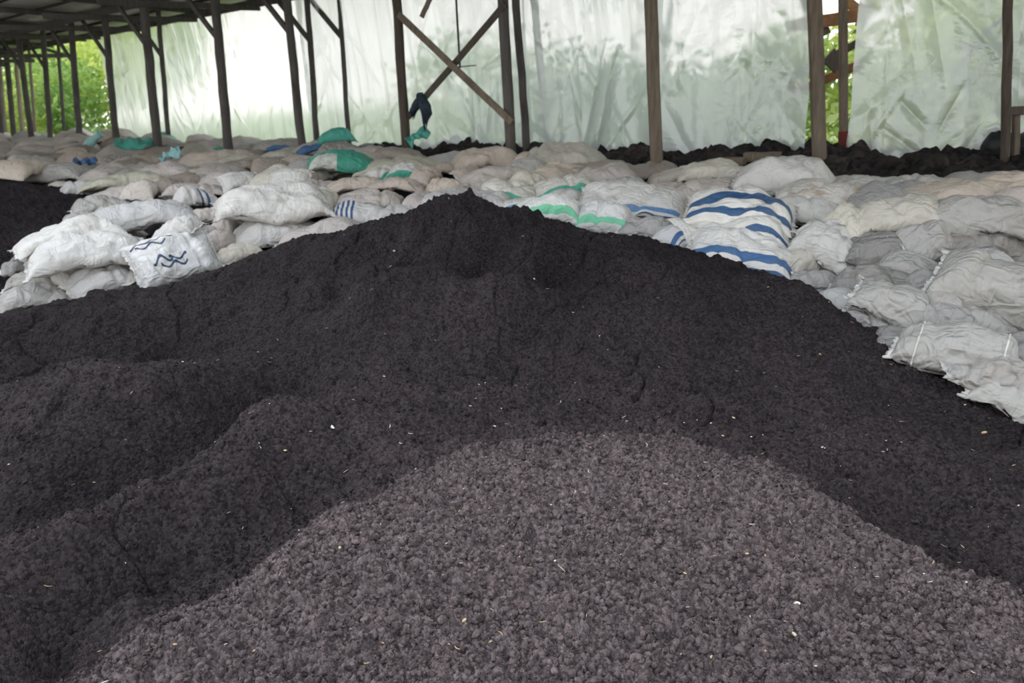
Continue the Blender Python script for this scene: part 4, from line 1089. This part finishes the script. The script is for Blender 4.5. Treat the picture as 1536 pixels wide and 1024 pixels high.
# ------------------------------------------------------------------ outside: yard, poles, planks, trees
yard = NT('yard_grass'); gY = yard.n('NewGeometry').outputs['Position']
yardm = yard.finish(yard.ramp(yard.noise(gY, .8, 5), [(.3, (.10, .17, .05)), (.6, (.25, .33, .12)), (.75, (.33, .28, .18))]), .9)
X, Y_ = np.meshgrid(np.linspace(0, 1, 60), np.linspace(0, 1, 30), indexing='ij')
SX = -60 + X * 90; TX = .25 + Y_ * 60
yo = link('ground_outside', mesh_np('ground_outside', np.stack([du[0] * SX + dnrm[0] * TX, 12 + du[1] * SX + dnrm[1] * TX, .75 + .1 * fbm(SX * .5, TX * .5, 3, 2) + 0 * SX], -1).reshape(-1, 3), grid_faces(60, 30)), yardm)
yo['kind'] = 'structure'

def leafmat(name, a, b):
    t = NT(name); g = t.n('NewGeometry').outputs['Position']
    c = t.ramp(t.noise(g, .9, 4, .65), [(.32, a), (.68, b)])
    df = t.n('BsdfDiffuse'); t.set(df, 'Color', c); tl = t.n('BsdfTranslucent'); t.set(tl, 'Color', t.mix(1.0, c, (1.0, 1.0, .5, 1), 'MULTIPLY'))
    m = t.n('MixShader'); t.set(m, 0, .5); t.t.links.new(df.outputs[0], m.inputs[1]); t.t.links.new(tl.outputs[0], m.inputs[2])
    t.t.links.new(m.outputs[0], t.out.inputs[0]); return t.m
leafA = leafmat('leaf_yellow_green', (.42, .56, .18), (.88, .92, .50))
leafB = leafmat('leaf_mid_green', (.18, .34, .12), (.52, .66, .32))
leafC = leafmat('leaf_blue_green', (.08, .22, .10), (.30, .45, .28))
def foliage(c, rx, ry, rz, n, size, seed):
    g = np.random.default_rng(seed)
    # leaves cluster on boughs inside the crown
    nb = 26; bc = g.normal(size=(nb, 3)); bc /= np.linalg.norm(bc, axis=1)[:, None]; bc *= (g.random(nb) ** .4)[:, None] * .8
    P = bc[g.integers(0, nb, n)] + g.normal(size=(n, 3)) * .2
    P = P * np.array([rx, ry, rz]) + c
    d1 = g.normal(size=(n, 3)); d1 /= np.linalg.norm(d1, axis=1)[:, None]; d2 = np.cross(d1, g.normal(size=(n, 3))); d2 /= np.linalg.norm(d2, axis=1)[:, None]
    s = size * (.6 + .8 * g.random(n))[:, None]
    V = np.stack([P - d1 * s, P + d2 * s * .42, P + d1 * s, P - d2 * s * .42], 1).reshape(-1, 3)
    return V, np.arange(n * 4).reshape(-1, 4)
def tree(x, y, z0, h, rx, rz, mat, label, group, seed, n=2600, size=.13, cat='tree'):
    root = empty(cat, (x, y, z0)); tag(root, label, cat, group)
    g = random.Random(seed)
    if True:
        pts = [np.array([g.uniform(-.08, .08) * i, g.uniform(-.08, .08) * i, max(h - rz * .6, .6) * i / 5 - .1]) for i in range(6)]
        v, f = tube(pts, [.16 - .018 * i for i in range(6)], 9, True, .08, seed); link('trunk', pymesh('trunk', v, f, True), wood_m, root)
    V, Q_ = foliage(np.array([0, 0, h - rz * .2]), rx, rx, rz, n, size, seed)
    link('foliage', mesh_np('foliage', V, Q_, smooth=False), mat, root)
    return root
r2 = random.Random(4)
# hedge of bushy trees beyond the leafy opening
k = 0
for (s0, t0, h, rx, rz, mt) in [(-34, 6, 4.5, 2.6, 3.0, leafA), (-30, 5, 4.2, 2.4, 2.8, leafB), (-26.5, 6, 4.6, 2.4, 2.9, leafA), (-23, 5.0, 4.0, 2.3, 2.8, leafA), (-38, 8, 5, 3, 3.4, leafB), (-42, 6, 5, 3, 3.2, leafA), (-28, 10, 5.2, 3, 3.4, leafB), (-34, 11, 5.4, 3.2, 3.6, leafB), (-33, 3.4, 2.2, 2.2, 1.8, leafB), (-29, 3.2, 2.1, 2.2, 1.7, leafA), (-25, 3.2, 2.1, 2.2, 1.7, leafB), (-38, 4, 2.3, 2.5, 1.8, leafB)]:
    p = LW(s0, t0)
    tree(p[0], p[1], .6, h, rx, rz, mt, 'sunlit bushy green tree growing beyond the open side of the shed', 'bushy trees beyond the open side', 50 + k, 2600, .14); k += 1
# low shrubs seen dimly through the plastic
for (s0, t0, h, rx, rz, mt) in [(-4.2, 4.2, 1.7, 2, 1.2, leafB), (-1.6, 4, 1.5, 1.9, 1.2, leafC), (.6, 3.8, 1.35, 1.7, 1.1, leafC), (2.6, 4.0, 1.4, 1.7, 1.1, leafB), (4.8, 3.6, 1.6, 1.6, 1.2, leafA), (7.0, 3.4, 1.9, 1.6, 1.3, leafB), (9.2, 3.6, 2.1, 1.6, 1.4, leafA)]:
    p = LW(s0, t0)
    tree(p[0], p[1], .75, h, rx, rz, mt, 'low green shrub seen dimly through the plastic sheeting', 'shrubs behind the plastic', 80 + k, 2200, .11, 'shrub'); k += 1
# taller trees whose crowns hang over the bright band of sky
for (s0, t0, h, rx, rz, mt) in [(-1, 6.5, 4.7, 2.5, 1.3, leafC), (3.2, 6, 4.6, 2.5, 1.3, leafC), (6.6, 5, 3.9, 1.9, 1.6, leafB), (9.3, 4.8, 3.7, 1.9, 1.8, leafA), (4.9, 8.0, 3.2, 1.8, 1.6, leafA), (12, 4.8, 3.7, 2, 1.8, leafA)]:
    p = LW(s0, t0)
    tree(p[0], p[1], .75, h, rx, rz, mt, 'tall leafy tree with its crown above the shrubs behind the plastic', 'tall trees behind the plastic', 110 + k, 3000, .13); k += 1
stick('pole', at_y(799, -30, 12.0), at_y(822, 214, 12.0), .055, wood_b, 'dim bluish pole seen through the clear plastic right of the slimmer grey post', 'pole')
# planks of a lean-to in the gap and poles behind the last sheet
def plank(a, b, Y, Y2, w, mat, label, name='plank', cat='plank'):
    A = at_y(a[0], a[1], Y); B_ = at_y(b[0], b[1], Y2); v, f = board(A, B_, w, .04, up=(0, 1, 0), n=5, seed=int(a[1]))
    tag(link(name, pymesh(name, v, f), mat), label, cat)
plank((1190, 140), (1290, 96), 11.0, 10.6, .12, wood_o, 'orange-brown plank slanting across the gap, the lower of the pair')
plank((1190, 118), (1290, 62), 11.3, 10.9, .10, wood_d, 'dark plank slanting across the gap just above the orange-brown one')
plank((1185, 40), (1295, 22), 11.0, 10.6, .16, wood_o, 'broad orange-brown board level across the top of the gap')
plank((1196, -40), (1240, 52), 11.0, 10.8, .12, wood_d, 'dark board rising steeply at the top of the gap')
plank((1300, 25), (1232, -30), 11.0, 10.8, .12, wood_o, 'orange-brown board leaning against the level board of the gap')
plank((1242, 82), (1260, 100), 10.2, 10.2, .2, wood_d, 'dark squarish board end hanging behind the gap posts')
for i, (a, b, w) in enumerate([((1505, 30), (1430, 110), .06), ((1540, 55), (1455, 130), .05), ((1440, 70), (1600, 72), .07)]):
    plank(a, b, 9.3, 9.3, w, wood_b, ['upper slanting pole dimly seen through the slack plastic', 'lower slanting pole dimly seen through the slack plastic', 'level pole dimly seen through the slack plastic at the right'][i], 'pole', 'pole')

# ------------------------------------------------------------------ light: bright hazy sky and a weak high sun
w = bpy.data.worlds.new('sky'); scene.world = w; w.use_nodes = True; nt = w.node_tree; nt.nodes.clear()
out = nt.nodes.new('ShaderNodeOutputWorld'); bg = nt.nodes.new('ShaderNodeBackground'); nt.links.new(bg.outputs[0], out.inputs[0])
tc = nt.nodes.new('ShaderNodeTexCoord'); sp = nt.nodes.new('ShaderNodeSeparateXYZ'); nt.links.new(tc.outputs['Generated'], sp.inputs[0])
rp = nt.nodes.new('ShaderNodeValToRGB'); nt.links.new(sp.outputs[2], rp.inputs[0])
e = rp.color_ramp.elements; e[0].position = 0.0; e[0].color = (1.0, .97, .92, 1); e[1].position = .7; e[1].color = (.82, .90, 1.0, 1)
nt.links.new(rp.outputs[0], bg.inputs[0]); bg.inputs[1].default_value = 1.85
sun = bpy.data.lights.new('sun', 'SUN'); sun.energy = 1.5; sun.angle = math.radians(24); sun.color = (1, .96, .90)
so = bpy.data.objects.new('sun', sun); COL.objects.link(so); so.rotation_euler = Vector((-.55, .45, .72)).to_track_quat('Z', 'Y').to_euler()
bpy.data.meshes.remove(ico)
